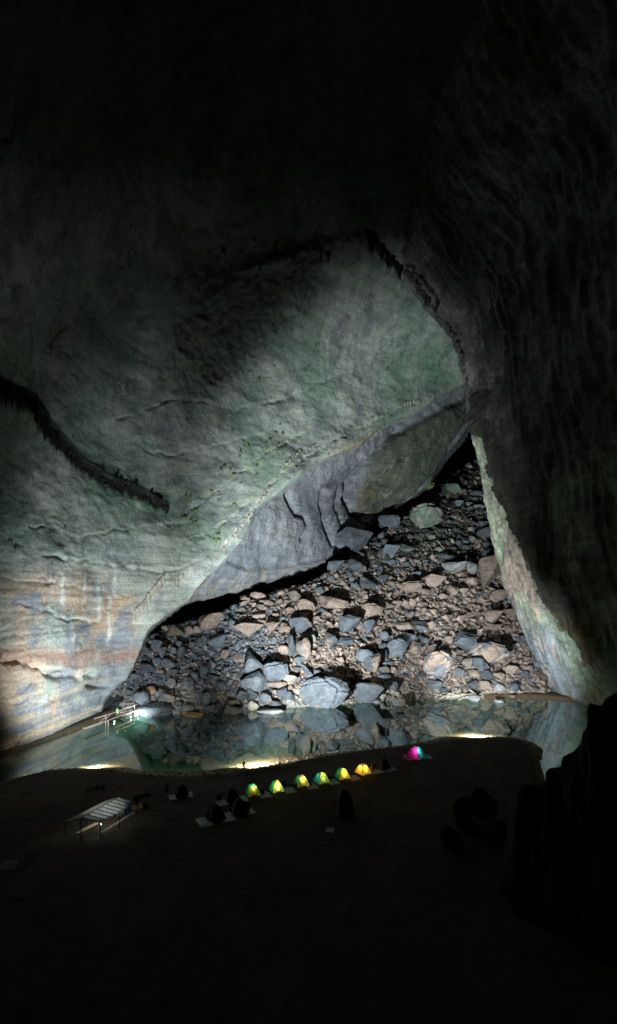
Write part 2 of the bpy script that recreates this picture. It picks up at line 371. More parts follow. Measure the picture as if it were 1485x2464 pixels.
def w_color(co, px, py):
    dx = px / K; dy = py / K
    n1 = fbm(co / 14 + 2, 5); n2 = fbm(co / 7 + 50, 5); n3 = fbm(co / 3 + 80, 4); n4 = fbm(co / 22 + 120, 4)
    c = mixc(np.full((len(co), 3), (0.33, 0.375, 0.335)), (0.47, 0.50, 0.455), sst(-0.25, 0.35, n1))
    c = mixc(c, (0.20, 0.225, 0.235), 0.75 * sst(0.05, 0.35, n2))
    gz = sst(560, 740, dy) * (1 - sst(1280, 1370, dy))
    c = mixc(c, (0.20, 0.30, 0.225), 0.75 * gz * sst(-0.1, 0.35, n4 + 0.35 * n3))
    c = mixc(c, (0.12, 0.25, 0.16), 0.8 * np.exp(-(((dx - 330) / 120) ** 2 + ((dy - 1195) / 45) ** 2)) * sst(-.3, .2, n3))
    c = mixc(c, (0.11, 0.24, 0.13), 0.7 * np.exp(-(((dx - 1060) / 90) ** 2 + ((dy - 880) / 70) ** 2)) * sst(-.4, .2, n2))
    low = sst(1340, 1440, dy + 60 * n1) * (1 - sst(300, 350, dx + 60 * n2))
    c = mixc(c, (0.44, 0.325, 0.235), 0.9 * low * sst(-0.25, 0.2, n1 + 0.5 * n4 + 0.2))
    c = mixc(c, (0.235, 0.26, 0.29), 0.9 * low * sst(0.02, 0.16, n2 + 0.4 * n3 - 0.05 + 0.0012 * (dx - 150)))
    blue = sst(1500, 1560, dy) * sst(200, 270, dx + 40 * n2) * (dx < 420)
    c = mixc(c, (0.25, 0.285, 0.315), 0.8 * blue)
    lower = sst(1625, 1660, dy)
    stra = fbm(co * np.array([0.03, 0.03, 0.75]) + 7, 4)
    c = mixc(c, (0.22, 0.25, 0.27), lower * 0.75 * sst(-0.1, 0.2, n2 + 0.2))
    c = mixc(c, (0.45, 0.36, 0.25), lower * 0.85 * sst(0.08, 0.2, stra))
    red = np.exp(-((dy - (1588 - 0.04 * dx + 18 * n2)) / 20) ** 2) * (dx < 340)
    c = mixc(c, (0.32, 0.20, 0.155), 0.85 * red * sst(-0.3, 0.1, n3 + 0.2))
    for sx, y0, y1, w in ((148, 1375, 1475, 6), (237, 1395, 1500, 5), (276, 1380, 1440, 5), (120, 1380, 1430, 3), (262, 1430, 1560, 4), (200, 1385, 1450, 3), (170, 1500, 1560, 4)):
        s = np.exp(-((dx + 8 * n3 - sx) / w) ** 2) * sst(y0 - 10, y0 + 10, dy) * (1 - sst(y1 - 30, y1 + 10, dy))
        c = mixc(c, (0.62, 0.63, 0.60), 0.8 * s)
    # yellowish seep lines beside the long lip
    for ln in (LEDGES[9][0], LEDGES[10][0]):
        y = line_y(ln, px); s = np.exp(-((py - y + 14 * n2) / 3.5) ** 2) * (px > ln[0][0]) * (px < ln[-1][0])
        c = mixc(c, (0.40, 0.40, 0.26), 0.7 * s * sst(0.0, 0.25, n3))
    yl = np.exp(-(((px - 348) / 34) ** 2 + ((py - (449 - 0.45 * (px - 348))) / 5) ** 2))
    c = mixc(c, (0.30, 0.25, 0.14), 0.75 * yl)
    for ln, ll in ((DRAP, 15), (DRAP2, 12), (DRAP3, 6)):
        y = line_y(ln, px); f_ = py - y; sk = fbm(np.c_[px / 1.1, py / 26, 0 * px], 3)
        m_ = sst(ln[0][0] - 2, ln[0][0] + 2, px) * (1 - sst(ln[-1][0] - 2, ln[-1][0] + 2, px)) * sst(-2, 1, f_) * (1 - sst(0.3, 1.1, f_ / (ll * (1 + 0.8 * sk))))
        c = mixc(c, (0.64, 0.61, 0.55), 0.85 * m_ * sst(-0.15, 0.25, sk + 0.1)); c = mixc(c, (0.24, 0.25, 0.25), 0.5 * m_ * sst(0.1, 0.35, -sk))
    nod = sst(-14, 14, sdist(NODULE, px + 12 * n2, py + 12 * n1))
    c = mixc(c, (0.105, 0.125, 0.105), 0.6 * nod)  # darkening stands for an unlit part of the vault
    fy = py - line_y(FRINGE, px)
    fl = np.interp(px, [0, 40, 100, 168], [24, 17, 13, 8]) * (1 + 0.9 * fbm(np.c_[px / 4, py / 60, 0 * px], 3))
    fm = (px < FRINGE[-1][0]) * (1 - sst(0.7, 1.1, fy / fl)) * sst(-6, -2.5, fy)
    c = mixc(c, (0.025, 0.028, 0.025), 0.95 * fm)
    c = mixc(c, (0.07, 0.075, 0.07), 0.30 * crack_field(co))
    up = 1 - sst(250, 800, dy - 0.10 * dx + 60 * n4)  # vault colour darkened towards the top, painting in the fading light
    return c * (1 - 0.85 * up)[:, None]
W_STEP = 1.35
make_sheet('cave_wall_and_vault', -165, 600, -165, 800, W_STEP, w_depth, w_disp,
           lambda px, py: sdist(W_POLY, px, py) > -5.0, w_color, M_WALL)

# recessed roof under the long lip
U_LOW = [(118, 668), (128, 655), (140, 640), (153, 624), (176, 609), (192, 601), (217, 594.5), (250, 584), (270, 580.5), (293, 574), (325, 563), (353, 540), (376, 522),
         (399, 506), (428, 485), (440, 462), (467, 427), (478, 405)]
U_POLY = U_LOW + [(520, 340), (520, 300), (380, 400), (300, 455), (230, 500), (180, 560), (130, 600), (110, 640)]
U_CTRL = [(120, 650, 120), (150, 600, 122), (153, 624, 124), (190, 570, 126), (192, 601, 134), (217, 594, 140), (223, 555, 132), (250, 520, 136), (250, 584, 150), (280, 485, 146), (290, 540, 154),
          (293, 574, 162), (320, 460, 154), (325, 563, 172), (330, 500, 166), (353, 540, 180), (360, 440, 163), (372, 500, 183), (376, 521, 190), (399, 505, 190), (400, 430, 172), (405, 470, 178),
          (428, 484, 190), (440, 461, 188), (440, 420, 178), (467, 426, 190), (478, 390, 186), (500, 330, 186), (420, 395, 174)]
U_DEPTH = TPS([p[:2] for p in U_CTRL], [p[2] for p in U_CTRL])
def u_depth(px, py):
    s = sdist(U_POLY, px, py)
    return U_DEPTH(px, py) + np.where(s < 0, 30 * sst(0, 5, -s), 0)
Z6 = lambda *pts: [((800 + x / 1.2913) / 4, (1500 + y / 1.2913) / 4) for x, y in pts]
FOLD1 = Z6((450, 610), (480, 680), (500, 720), (545, 735), (560, 790), (530, 850))
FOLD2 = Z6((800, 480), (650, 580), (630, 660), (650, 760), (690, 880))
FOLD3 = Z6((1010, 300), (900, 430), (770, 560), (750, 640), (790, 720), (870, 760))
FOLD4 = Z6((930, 390), (820, 480), (720, 590), (700, 680), (740, 790))
SLAB = Z6((960, 330), (1110, 250), (1260, 170), (1400, 110), (1400, 190), (1290, 340), (1200, 520), (1060, 640), (880, 740), (800, 700), (800, 600), (890, 450))
def u_disp(co, px, py):
    h = 1.6 * fbm(co / 26 + 8, 3) + 0.8 * fbm(co / 8 + 15, 3) + 0.35 * fbm(co / 3 + 19, 3)
    wx = px + 1.2 * fbm(co / 6 + 4, 3); wy = py + 1.2 * fbm(co / 6 + 14, 3)
    for ln, A, w in ((FOLD1, 2.6, 2.2), (FOLD2, 2.6, 2.4), (FOLD3, 3.4, 2.6), (FOLD4, 1.8, 1.6)):
        h -= A * np.exp(-(pdist(ln, wx, wy) / w) ** 2)
    h += 2.5 * sst(-2, 5, sdist(SLAB, wx, wy))
    h += 1.4 * sst(-1, 2, sdist(Z6((0, 1060), (120, 960), (240, 1000), (420, 990), (640, 950), (660, 1000), (400, 1060), (100, 1130), (0, 1160)), wx, wy))
    fold = np.exp(-(((px - 338) / 26) ** 2 + ((py - 500) / 26) ** 2))
    h += fold * 1.6 * np.abs(fbm(np.c_[px / 5 + py / 16, py / 40, px * 0], 3))
    return h
def u_color(co, px, py):
    n1 = fbm(co / 16 + 21, 5); n2 = fbm(co / 7 + 60, 5); n3 = fbm(co / 3 + 90, 4)
    c = mixc(np.full((len(co), 3), (0.185, 0.203, 0.228)), (0.265, 0.28, 0.295), sst(-0.25, 0.3, n1))
    c = mixc(c, (0.30, 0.26, 0.21), 0.7 * np.exp(-(((px - 287) / 15) ** 2 + ((py - 532) / 10) ** 2)) * sst(-.2, .2, n2))
    c = mixc(c, (0.33, 0.29, 0.24), 0.6 * sst(566, 576, py + 4 * n2 + 0.15 * (px - 240)) * sst(-.2, .2, n3))
    dk = np.exp(-(((px - 335) / 26) ** 2 + ((py - (505 - 0.25 * (px - 335))) / 30) ** 2))
    c = mixc(c, (0.085, 0.09, 0.10), 0.85 * dk)
    stre = fbm(np.c_[(px + py * 0.5) / 2.2, (py - 0.5 * px) / 14, px * 0], 3)
    c = mixc(c, (0.34, 0.35, 0.37), 0.7 * dk * sst(0.15, 0.4, stre))
    sl = sst(-2, 3, sdist(SLAB, px + 3 * n3, py + 3 * n2))
    c = mixc(c, (0.075, 0.085, 0.058), 0.9 * sl)
    c = mixc(c, (0.13, 0.105, 0.055), 0.6 * sl * sst(0.05, 0.3, n2 + 0.02 * (375 - px)))
    c = mixc(c, (0.22, 0.22, 0.225), 0.7 * sl * sst(0.22, 0.42, stre + 0.3 * n3))
    for ln, w in ((FOLD1, 1.6), (FOLD3, 1.6)):
        c = mixc(c, (0.09, 0.095, 0.10), 0.5 * np.exp(-(pdist(ln, px + 2 * n3, py) / w) ** 2))
    return c
make_sheet('cave_recess_roof', 105, 520, 300, 680, 1.25, u_depth, u_disp, lambda px, py: sdist(U_POLY, px, py) > -5.5, u_color, M_ROOF)

# dark far end of the passage
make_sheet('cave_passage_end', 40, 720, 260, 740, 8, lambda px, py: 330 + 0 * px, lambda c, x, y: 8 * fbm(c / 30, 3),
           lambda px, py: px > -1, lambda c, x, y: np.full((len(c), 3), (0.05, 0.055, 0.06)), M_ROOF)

# right-hand wall: an arched rib leaning in over the water, running back towards the viewer
RD = 132.0
RIB = D((1362, 1790), (1340, 1720), (1322, 1670), (1308, 1628), (1290, 1585), (1250, 1480), (1215, 1400), (1190, 1300), (1172, 1200), (1160, 1120), (1146, 1050), (1136, 985), (1128, 920), (1118, 880), (1097, 805),
        (1048, 745), (980, 655), (950, 590), (935, 520), (945, 450), (975, 380), (1000, 300), (960, 200), (880, 100), (700, 0), (400, -120))
rib = np.array([at(x, y, RD) for x, y in RIB])
seg = np.r_[0, np.cumsum(np.linalg.norm(np.diff(rib, axis=0), axis=1))]
S = np.arange(0, seg[-1], 0.42)
rx = np.interp(S, seg, rib[:, 0]); rz = np.interp(S, seg, rib[:, 2])
ker = np.hanning(9); ker /= ker.sum()
rx = np.convolve(np.pad(rx, 4, 'edge'), ker, 'valid'); rz = np.convolve(np.pad(rz, 4, 'edge'), ker, 'valid')
tx = np.gradient(rx); tz = np.gradient(rz); tl = np.hypot(tx, tz); nx = -tz / tl; nz = tx / tl      # towards the open cave
DD = np.r_[np.linspace(166, 136, 24), np.linspace(135.5, 106, 84), np.linspace(105.5, 62, 80), np.linspace(61, 8, 50)]
SS, DG = np.meshgrid(np.arange(len(S)), DD)
back = np.maximum(DG - RD, 0); fwd = np.maximum(RD - DG, 0)
off = -0.035 * back ** 2 - 0.10 * back - 0.05 * fwd ** 1.15
up = np.clip(rz[SS] / 130, 0, 1)
CR = np.stack([rx[SS] + nx[SS] * off, DG, rz[SS] + nz[SS] * off], -1).reshape(-1, 3)
NR = np.stack([nx[SS], -0.25 * np.ones_like(DG), nz[SS]], -1).reshape(-1, 3); NR /= np.linalg.norm(NR, axis=1)[:, None]
st = np.c_[CR[:, 0] * 0.12, CR[:, 1] * 0.20, CR[:, 2] * 0.055 - CR[:, 1] * 0.03]
hr = 2.4 * fbm(CR / 20 + 70, 3) + 1.6 * fbm(st * 0.8 + 33, 4) + 0.7 * fbm(CR / 4 + 71, 3) + 0.4 * np.abs(fbm(CR / 1.7 + 72, 3))
hr += 2.0 * (np.abs(fbm(np.c_[CR[:, 0] * 0.1, CR[:, 1] * 0.42 + CR[:, 2] * 0.03, CR[:, 2] * 0.035 - CR[:, 0] * 0.03] + 12, 4)) - 0.15)
hr += 0.9 * np.abs(fbm(CR / 2.2 + 91, 3)) * sst(28, 60, CR[:, 2])
lowm = sst(40, 8, CR[:, 2]) if False else 1 - sst(10, 32, CR[:, 2])
hr *= 1 - 0.45 * lowm
CRd = CR + NR * hr[:, None]
pxr = CX + CR[:, 0] * F / CR[:, 1]; pyr = HY - (CR[:, 2] - CH) * F / CR[:, 1]
n1 = fbm(CR / 12 + 3, 4); n2 = fbm(CR / 5 + 9, 4); n3 = fbm(st * 2 + 44, 4)
cr = mixc(np.full((len(CR), 3), (0.11, 0.108, 0.09)), (0.20, 0.198, 0.17), sst(-0.2, 0.3, n1))
zz = CR[:, 2]; low = 1 - sst(16, 30, zz + 8 * n1)
cr = mixc(cr, (0.26, 0.30, 0.33), 0.85 * low * sst(113, 121, CR[:, 1] + 5 * n2))
cr = mixc(cr, (0.20, 0.29, 0.20), 0.75 * low * (1 - sst(111, 119, CR[:, 1] + 5 * n2)))
mid = sst(16, 30, zz + 8 * n1) * (1 - sst(52, 66, zz + 8 * n2))
cr = mixc(cr, (0.36, 0.29, 0.235), 0.7 * mid * sst(-0.1, 0.25, n2 + 0.2) * sst(113, 123, CR[:, 1]))
cr = mixc(cr, (0.22, 0.30, 0.19), 0.7 * mid * sst(-0.05, 0.2, n1))
cr = mixc(cr, (0.27, 0.34, 0.24), 0.75 * sst(50, 60, zz + 6 * n2) * (1 - sst(72, 80, zz)) * sst(121, 128, CR[:, 1]))
cr = mixc(cr, (0.46, 0.34, 0.26), 0.8 * sst(0.22, 0.34, n3) * sst(112, 119, CR[:, 1]) * (1 - sst(40, 60, zz)))
cr = mixc(cr, (0.34, 0.26, 0.10), 0.6 * np.exp(-((CR[:, 1] - 110 + 7 * n2) / 1.6) ** 2) * sst(-0.1, 0.3, n3 + 0.3 * n1) * (1 - sst(40, 60, zz)))
cr = mixc(cr, (0.09, 0.085, 0.07), 0.8 * sst(0.1, 0.3, n3) * (1 - sst(112, 125, CR[:, 1])))
RB = np.array(D((1138, 960), (1150, 1040), (1180, 1080), (1208, 1200), (1258, 1330), (1300, 1420), (1380, 1530), (1460, 1640), (1490, 1690)))  # edge between the lit strip and the unlit wall beyond
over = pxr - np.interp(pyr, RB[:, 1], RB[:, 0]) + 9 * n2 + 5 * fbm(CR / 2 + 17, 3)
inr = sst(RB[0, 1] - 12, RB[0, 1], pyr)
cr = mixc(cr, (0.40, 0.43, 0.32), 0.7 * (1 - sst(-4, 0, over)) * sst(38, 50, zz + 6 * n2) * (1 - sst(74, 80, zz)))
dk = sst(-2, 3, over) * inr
cr = mixc(cr, (0.035, 0.032, 0.026), 0.92 * dk * (1 - 0.75 * sst(14, 34, over + 10 * n1)) * sst(6, 22, zz + 6 * n1))  # near-black stain beyond that edge also paints in the unlit wall
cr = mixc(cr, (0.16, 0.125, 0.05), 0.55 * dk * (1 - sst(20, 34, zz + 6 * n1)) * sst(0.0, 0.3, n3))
CRd = CRd + NR * (1.6 * sst(-1, 3, over) * inr * (1 - sst(10, 40, over)))[:, None]
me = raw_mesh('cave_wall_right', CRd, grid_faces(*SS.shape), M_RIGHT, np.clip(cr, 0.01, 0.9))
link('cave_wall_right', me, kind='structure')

# ------------------------------------------------------------------ ground of the lake and the beach
CREST_PX = [(0, 783), (46, 771), (104, 770), (154, 776), (195, 777), (233, 775), (262, 771), (291, 766.6), (324, 757), (365, 751), (407, 746), (457, 740.5), (490, 738.8), (515, 738.6), (524, 744), (528, 754), (531, 765), (534, 777), (533, 800)]
crest = [on_z(x, y, 1.0)[:2] for x, y in CREST_PX]
BEACH = [tuple(p) for p in crest] + [(34, 45), (60, 42), (60, -60), (-90, -60), (-90, 58), (-52, 61)]
LWALL_X = lambda y: np.interp(y, [40, 79, 94.5, 106, 118], [-58, -53.5, -49, -47.2, -46])
def ground_z(x, y):
    x = np.asarray(x, float); y = np.asarray(y, float)
    s = sdist(BEACH, x, y); P = np.c_[x.ravel(), y.ravel(), 0 * x.ravel()]
    n = fbm(P / 14, 3).reshape(x.shape); m = fbm(P / 3.5 + 8, 3).reshape(x.shape)
    right = sst(30, 36, x) * (1 - sst(74, 84, y))
    lm = np.clip(np.exp(-((x + 8) / 13) ** 2) + np.exp(-((x - 31) / 11) ** 2) * (y > 76) + 0.7 * np.exp(-((x + 33) / 6) ** 2), 0, 1)
    s1 = 0.34 - 0.20 * lm + 0.25 * right; s2 = 0.36 - 0.24 * lm + 0.2 * right; t = -s
    under = np.where(t < 1 / s1, 1.0 - s1 * t, -(t - 1 / s1) * s2)
    z = np.where(s >= 0, 1.0 + 0.3 * sst(0, 10, s) + 0.25 * n * sst(1, 8, s), np.maximum(under, -5.5 + 0.5 * n))
    z = z + 0.10 * m * sst(-0.5, 3, s)
    z = np.maximum(z, np.minimum(1.0 - 0.6 * (x - LWALL_X(y)) + 0.4 * n, 0.75 + 0.3 * n))                 # mud bank under the left wall
    mud = 0.75 - 0.30 * np.maximum(pdist([(47, 127.5), (58, 127.5), (66, 126), (74, 121)], x, y) - 1.6, 0) + 0.3 * n
    z = np.maximum(z, mud)
    z = z + 24.3 * sst(24, -3, y) if False else z + 24.3 * (1 - sst(-3, 23, y)) * 1.0
    return z
gx = np.arange(-78, 92, 0.55); gy = np.r_[np.arange(-14, 50, 1.0), np.arange(50, 140, 0.5)]
GX, GY = np.meshgrid(gx, gy); GZ = ground_z(GX, GY)
Pg = np.c_[GX.ravel(), GY.ravel(), GZ.ravel()]
na = fbm(Pg / 6, 4); nb = fbm(Pg / 1.4, 3)
cg = mixc(np.full((len(Pg), 3), (0.062, 0.050, 0.036)), (0.10, 0.08, 0.057), sst(-0.3, 0.3, na))
cg = mixc(cg, (0.033, 0.028, 0.023), 0.6 * sst(0.1, 0.4, nb))
wet = (1 - sst(0.55, 0.95, Pg[:, 2]))
cg = mixc(cg, (0.36, 0.31, 0.17), 0.85 * wet)
cg = mixc(cg, (0.06, 0.075, 0.06), 0.9 * (1 - sst(-2.6, -0.9, Pg[:, 2])))
cg = mixc(cg, (0.20, 0.115, 0.075), 0.8 * ((Pg[:, 1] > 112) & (Pg[:, 0] > 40)))
cg = mixc(cg, (0.045, 0.038, 0.028), 0.85 * (Pg[:, 0] < LWALL_X(Pg[:, 1]) + 6))
me = raw_mesh('ground', Pg, grid_faces(*GX.shape), M_SAND, np.clip(cg, 0.01, 0.9)); link('ground', me, kind='structure')
def gz(x, y): return float(ground_z(np.array([x]), np.array([y]))[0])

# water: a closed body with an absorbing, clear green volume
m, nt, b = nodes_of('lake_water'); nt.nodes.remove(b)
lw = N(nt, 'ShaderNodeLayerWeight'); lw.inputs['Blend'].default_value = 0.5
pw5 = N(nt, 'ShaderNodeMath', operation='POWER'); nt.links.new(lw.outputs['Facing'], pw5.inputs[0]); pw5.inputs[1].default_value = 3.9
fr = N(nt, 'ShaderNodeMath', operation='MULTIPLY_ADD'); nt.links.new(pw5.outputs[0], fr.inputs[0]); fr.inputs[1].default_value = 0.97; fr.inputs[2].default_value = 0.025
tr = N(nt, 'ShaderNodeBsdfTransparent'); gl = N(nt, 'ShaderNodeBsdfGlossy'); gl.inputs['Roughness'].default_value = 0.0; gl.inputs['Color'].default_value = (0.88, 1.0, 0.97, 1)
pos = N(nt, 'ShaderNodeNewGeometry').outputs['Position']
bp = N(nt, 'ShaderNodeBump'); bp.inputs['Strength'].default_value = 0.012; bp.inputs['Distance'].default_value = 0.05
nt.links.new(noise_node(nt, pos, 0.5, 3), bp.inputs['Height'])
nt.links.new(bp.outputs[0], gl.inputs['Normal'])
mx = N(nt, 'ShaderNodeMixShader'); nt.links.new(fr.outputs[0], mx.inputs[0]); nt.links.new(tr.outputs[0], mx.inputs[1]); nt.links.new(gl.outputs[0], mx.inputs[2])
nt.links.new(mx.outputs[0], nt.nodes['Material Output'].inputs['Surface'])
va = N(nt, 'ShaderNodeVolumeAbsorption'); va.inputs['Color'].default_value = (0.26, 0.85, 0.56, 1); va.inputs['Density'].default_value = 0.34
nt.links.new(va.outputs[0], nt.nodes['Material Output'].inputs['Volume'])
M_WATER = m
MB().box((8, 92, -4.5), (190, 104, 9.0)).build('lake_water', M_WATER, kind='structure')

# ------------------------------------------------------------------ scree slope
SH = [(60, 100), (104, 106), (130, 106), (183, 107), (280, 112), (374, 119), (460, 124), (548, 128), (640, 130)]
def slope_d(px, py):
    ds = np.interp(px, [s[0] for s in SH], [s[1] for s in SH]); k = np.interp(px, [150, 430], [0.80, 0.95])
    return (CH + k * ds) / (k + (py - HY) / F)
CRESTP = [(80, 665), (118, 650), (150, 633), (170, 623), (215, 613), (240, 601), (262, 593), (300, 584), (345, 561), (380, 531), (395, 521), (410, 511), (430, 491), (450, 476), (475, 457), (500, 448), (620, 430)]
def scree_depth(px, py):
    cyv = line_y(CRESTP, px); k = np.maximum(cyv - py, 0)
    d = slope_d(px, np.maximum(py, cyv)); return d
xs = np.arange(90, 600, 1.6); ys = np.arange(-14, 300, 1.6)
PX, T = np.meshgrid(xs, ys); CYV = line_y(CRESTP, PX); PY = CYV + T * (735 - CYV) / 285
PYc = np.maximum(PY, CYV); d = slope_d(PX, PYc)
co = np.stack([(PX - CX) * d / F, d, CH - (PYc - HY) * d / F], -1)
bk = np.maximum(CYV - PY, 0); co[..., 1] += bk * 4.0; co[..., 0] += bk * 4.0 * (PX - CX) / F * 0.6; co[..., 2] -= bk * 0.15
C = co.reshape(-1, 3); h = 1.3 * fbm(C / 12 + 4, 3) + 0.7 * fbm(C / 4 + 14, 3) + 0.3 * fbm(C / 1.5, 2)
C = C + np.array([0, -0.6, 0.8]) * (h - 0.6)[:, None]
def scree_tan(px, py, n):      # 1 where the stones are mud-brown, 0 where they are blue-grey
    return sst(-0.35, 0.35, 0.010 * (px - 275) + 0.008 * (642 - py) + 1.1 * n) * sst(535, 592, py + 0.10 * (px - 400) + 25 * n)  # tan also cut upslope, painting in the light's fall-off
nn = fbm(C / 14 + 77, 3); tt = scree_tan(PX.ravel(), PY.ravel(), nn)
cc = mixc(np.full((len(C), 3), (0.045, 0.049, 0.054)), (0.078, 0.063, 0.053), tt)
me = raw_mesh('scree_slope', C, grid_faces(*PX.shape), M_SCREE, cc); link('scree_slope', me, kind='structure')

# stone shapes
def hull_stone(seed, npts=15, box=0.75, subdiv=0, rough=0.0):
    r = np.random.default_rng(seed); bm = bmesh.new()
    p = r.normal(size=(npts, 3)); p /= np.abs(p).max(1)[:, None] ** box * np.linalg.norm(p, axis=1)[:, None] ** (1 - box)
    p *= r.uniform(0.8, 1.0, (npts, 1)); vs = [bm.verts.new(q) for q in p]
    res = bmesh.ops.convex_hull(bm, input=vs)
    bmesh.ops.delete(bm, geom=[v for v in bm.verts if not v.link_faces], context='VERTS')
    bmesh.ops.dissolve_limit(bm, angle_limit=0.16, verts=bm.verts[:], edges=bm.edges[:])
    if subdiv:
        bmesh.ops.bevel(bm, geom=bm.edges[:], offset=0.15, segments=2, affect='EDGES', clamp_overlap=True)
        bmesh.ops.triangulate(bm, faces=bm.faces[:])
        bmesh.ops.subdivide_edges(bm, edges=[e for e in bm.edges if e.calc_length() > 0.3], cuts=subdiv, use_grid_fill=True)
    bmesh.ops.triangulate(bm, faces=bm.faces[:]); bm.verts.ensure_lookup_table()
    v = np.array([q.co[:] for q in bm.verts]); f = np.array([[q.index for q in fc.verts] for fc in bm.faces]); bm.free()
    if rough:
        n = v / np.linalg.norm(v, axis=1)[:, None]
        v = v + n * (rough * (fbm(v * 1.6 + seed, 3) + 0.5 * np.abs(fbm(v * np.array([1, 1, 5.0]) + seed * 3, 2)) - 0.2))[:, None]
    v -= (v.max(0) + v.min(0)) / 2; v /= (v.max(0) - v.min(0)) / 2
    return v, f
BIG = [hull_stone(100 + i, 15, 0.62, 1, 0.15) for i in range(22)]
BIG_ME = [raw_mesh('boulder', v, f, M_GREY, smooth=False) for v, f in BIG]
SMALL = [hull_stone(300 + i, 12, 0.6) for i in range(24)]

MATS = dict(g=M_GREY, t=M_TAN, m=M_MIX, w=M_PALE, n=M_GREEN, b=M_BROWN)
Z1 = (500, 2300, 2.97); Z2 = (900, 2300, 2.97); Z3 = (1300, 2300, 2.97); Z4 = (1700, 2200, 2.475); Z5 = (1300, 1850, 2.1214)
ROCKS = [
 (Z1, "985,560,300,230,t 610,655,200,130,t 760,655,130,90,t 470,635,80,70,t 860,650,90,90,t 400,720,160,60,g 1100,790,210,170,g 1270,600,80,120,g 1180,580,90,60,g 385,840,150,140,g 275,900,120,100,g 445,930,90,150,g 385,1040,100,110,g 680,910,80,130,g 520,1060,180,110,g 270,1120,200,130,g 830,1210,90,110,g 765,1165,70,80,g 935,1140,130,130,g 1040,1225,170,90,g 750,1300,150,170,g 550,1285,110,110,m 650,1305,60,60,t 1160,1310,130,90,g 310,1360,170,90,b 190,1480,200,190,g 400,1420,90,100,g 490,1450,220,150,m 350,1590,500,170,g 745,1590,140,100,w 1010,1590,120,90,g 1115,1570,90,90,g 1300,1605,220,110,w 890,1480,80,160,g 975,1470,110,150,g 1280,1520,120,70,m 1385,1450,100,100,g 640,1530,120,60,g 800,1665,260,50,b 1020,900,90,110,g 1190,930,110,90,t 1040,1070,90,100,g"),
 (Z2, "240,285,120,80,t 390,240,180,70,t 205,345,90,70,t 850,250,190,120,t 495,325,180,60,t 420,385,110,70,t 970,370,220,140,t 1300,330,350,150,t 405,490,160,80,t 770,420,130,70,t 600,475,90,50,t 265,525,120,50,t 80,590,80,120,t 280,640,340,150,t 400,575,170,90,t 570,620,150,130,t 720,630,140,110,t 900,600,270,190,g 1120,180,110,80,g 820,525,80,60,t 935,480,110,70,t 1250,770,190,170,m 1420,790,220,100,g 690,890,140,110,t 680,815,80,70,g 800,840,110,240,g 935,870,190,250,t 970,750,90,90,n 1050,760,70,100,n 345,1060,250,240,g 350,1260,270,240,g 590,1160,330,250,g 600,1300,260,80,t 780,1240,200,120,m 985,1150,100,150,g 880,1020,140,100,g 1100,1170,90,80,g 1235,1170,130,100,g 760,1070,100,60,t 685,1025,70,80,t 820,1045,50,60,t 850,1130,80,70,g 1170,1380,600,370,g 320,1430,160,130,g 190,1430,110,100,g 480,1475,140,130,g 680,1400,120,110,g 775,1430,140,100,g 775,1345,80,70,t 585,1395,60,60,t 600,1540,150,90,g 340,1550,150,140,w 550,1620,320,70,w"),
 (Z3, "555,430,260,180,t 1020,150,260,160,t 1280,70,240,140,t 515,90,220,130,g 690,60,130,110,g 460,220,100,60,t 300,590,270,220,g 295,655,110,80,g 540,610,150,150,g 935,605,220,90,t 1135,605,170,130,g 845,860,250,210,g 1000,760,200,160,g 1075,880,150,180,m 470,960,200,150,g 560,1050,210,220,m 715,950,120,110,g 700,1130,150,110,g 745,1050,150,60,g 815,1130,90,80,t 1175,770,130,90,g 1270,860,110,90,g 700,1230,170,110,g 780,1320,180,130,g 490,1390,350,250,g 600,1490,160,70,w 690,1460,70,90,w 880,1510,150,110,w 1100,1450,90,90,w 1300,1300,210,140,g 1420,1380,140,80,g 1325,1460,60,40,w 1275,1485,40,30,w 1330,1050,340,300,m 1420,950,180,150,m 1150,1200,110,80,g 700,720,110,100,g 690,840,110,80,g 910,955,90,80,g 780,100,120,60,t 880,130,80,60,t 1040,330,90,90,t 950,330,90,90,t 1090,290,60,70,t 1180,430,90,80,t 1270,440,90,70,t 840,350,120,90,t 740,350,200,100,t 1440,510,150,80,t 1160,350,130,70,t"),
 (Z4, "290,180,260,120,w 470,185,110,150,w 650,210,210,280,t 460,310,100,80,t 660,380,80,60,t 720,450,160,110,t 285,400,110,90,t 390,900,240,190,g 610,1020,380,200,m 415,1120,90,110,t 560,1130,200,130,g 600,1240,130,100,g 730,1250,120,80,t 600,1340,120,90,t 730,1350,120,90,w 465,1335,120,90,g 890,1360,110,90,g 480,1470,110,80,w 840,1190,120,90,t 905,1175,80,70,t 855,975,90,80,t 970,900,110,110,g 690,660,170,130,t 680,760,150,80,t 865,630,120,90,t 1110,1130,90,80,g 1150,1240,130,90,t 980,1230,90,70,g 1075,1275,100,40,g 1270,1320,140,60,t 330,1215,110,90,m 540,800,60,50,t 280,830,80,60,t 60,740,90,80,t 230,890,90,80,t 35,640,60,50,t 730,1500,80,36,w 1030,915,60,50,t"),
 (Z5, "860,460,270,200,n 545,510,190,130,g 555,760,150,110,g 690,725,140,80,n 245,670,300,190,g 140,660,100,130,g 100,875,150,90,g 260,880,140,120,g 1075,240,170,110,n 1240,565,60,40,g 1190,665,60,60,g 1350,600,130,90,g 1340,520,90,50,g 1040,800,120,70,g 960,740,60,40,n 1370,770,60,70,g 340,910,70,50,g 690,860,60,40,g 1130,690,50,50,g 1250,650,60,50,g 1200,720,60,40,g 480,620,60,60,g 1290,270,110,50,g 1300,380,100,40,n 1130,350,80,50,g"),
]
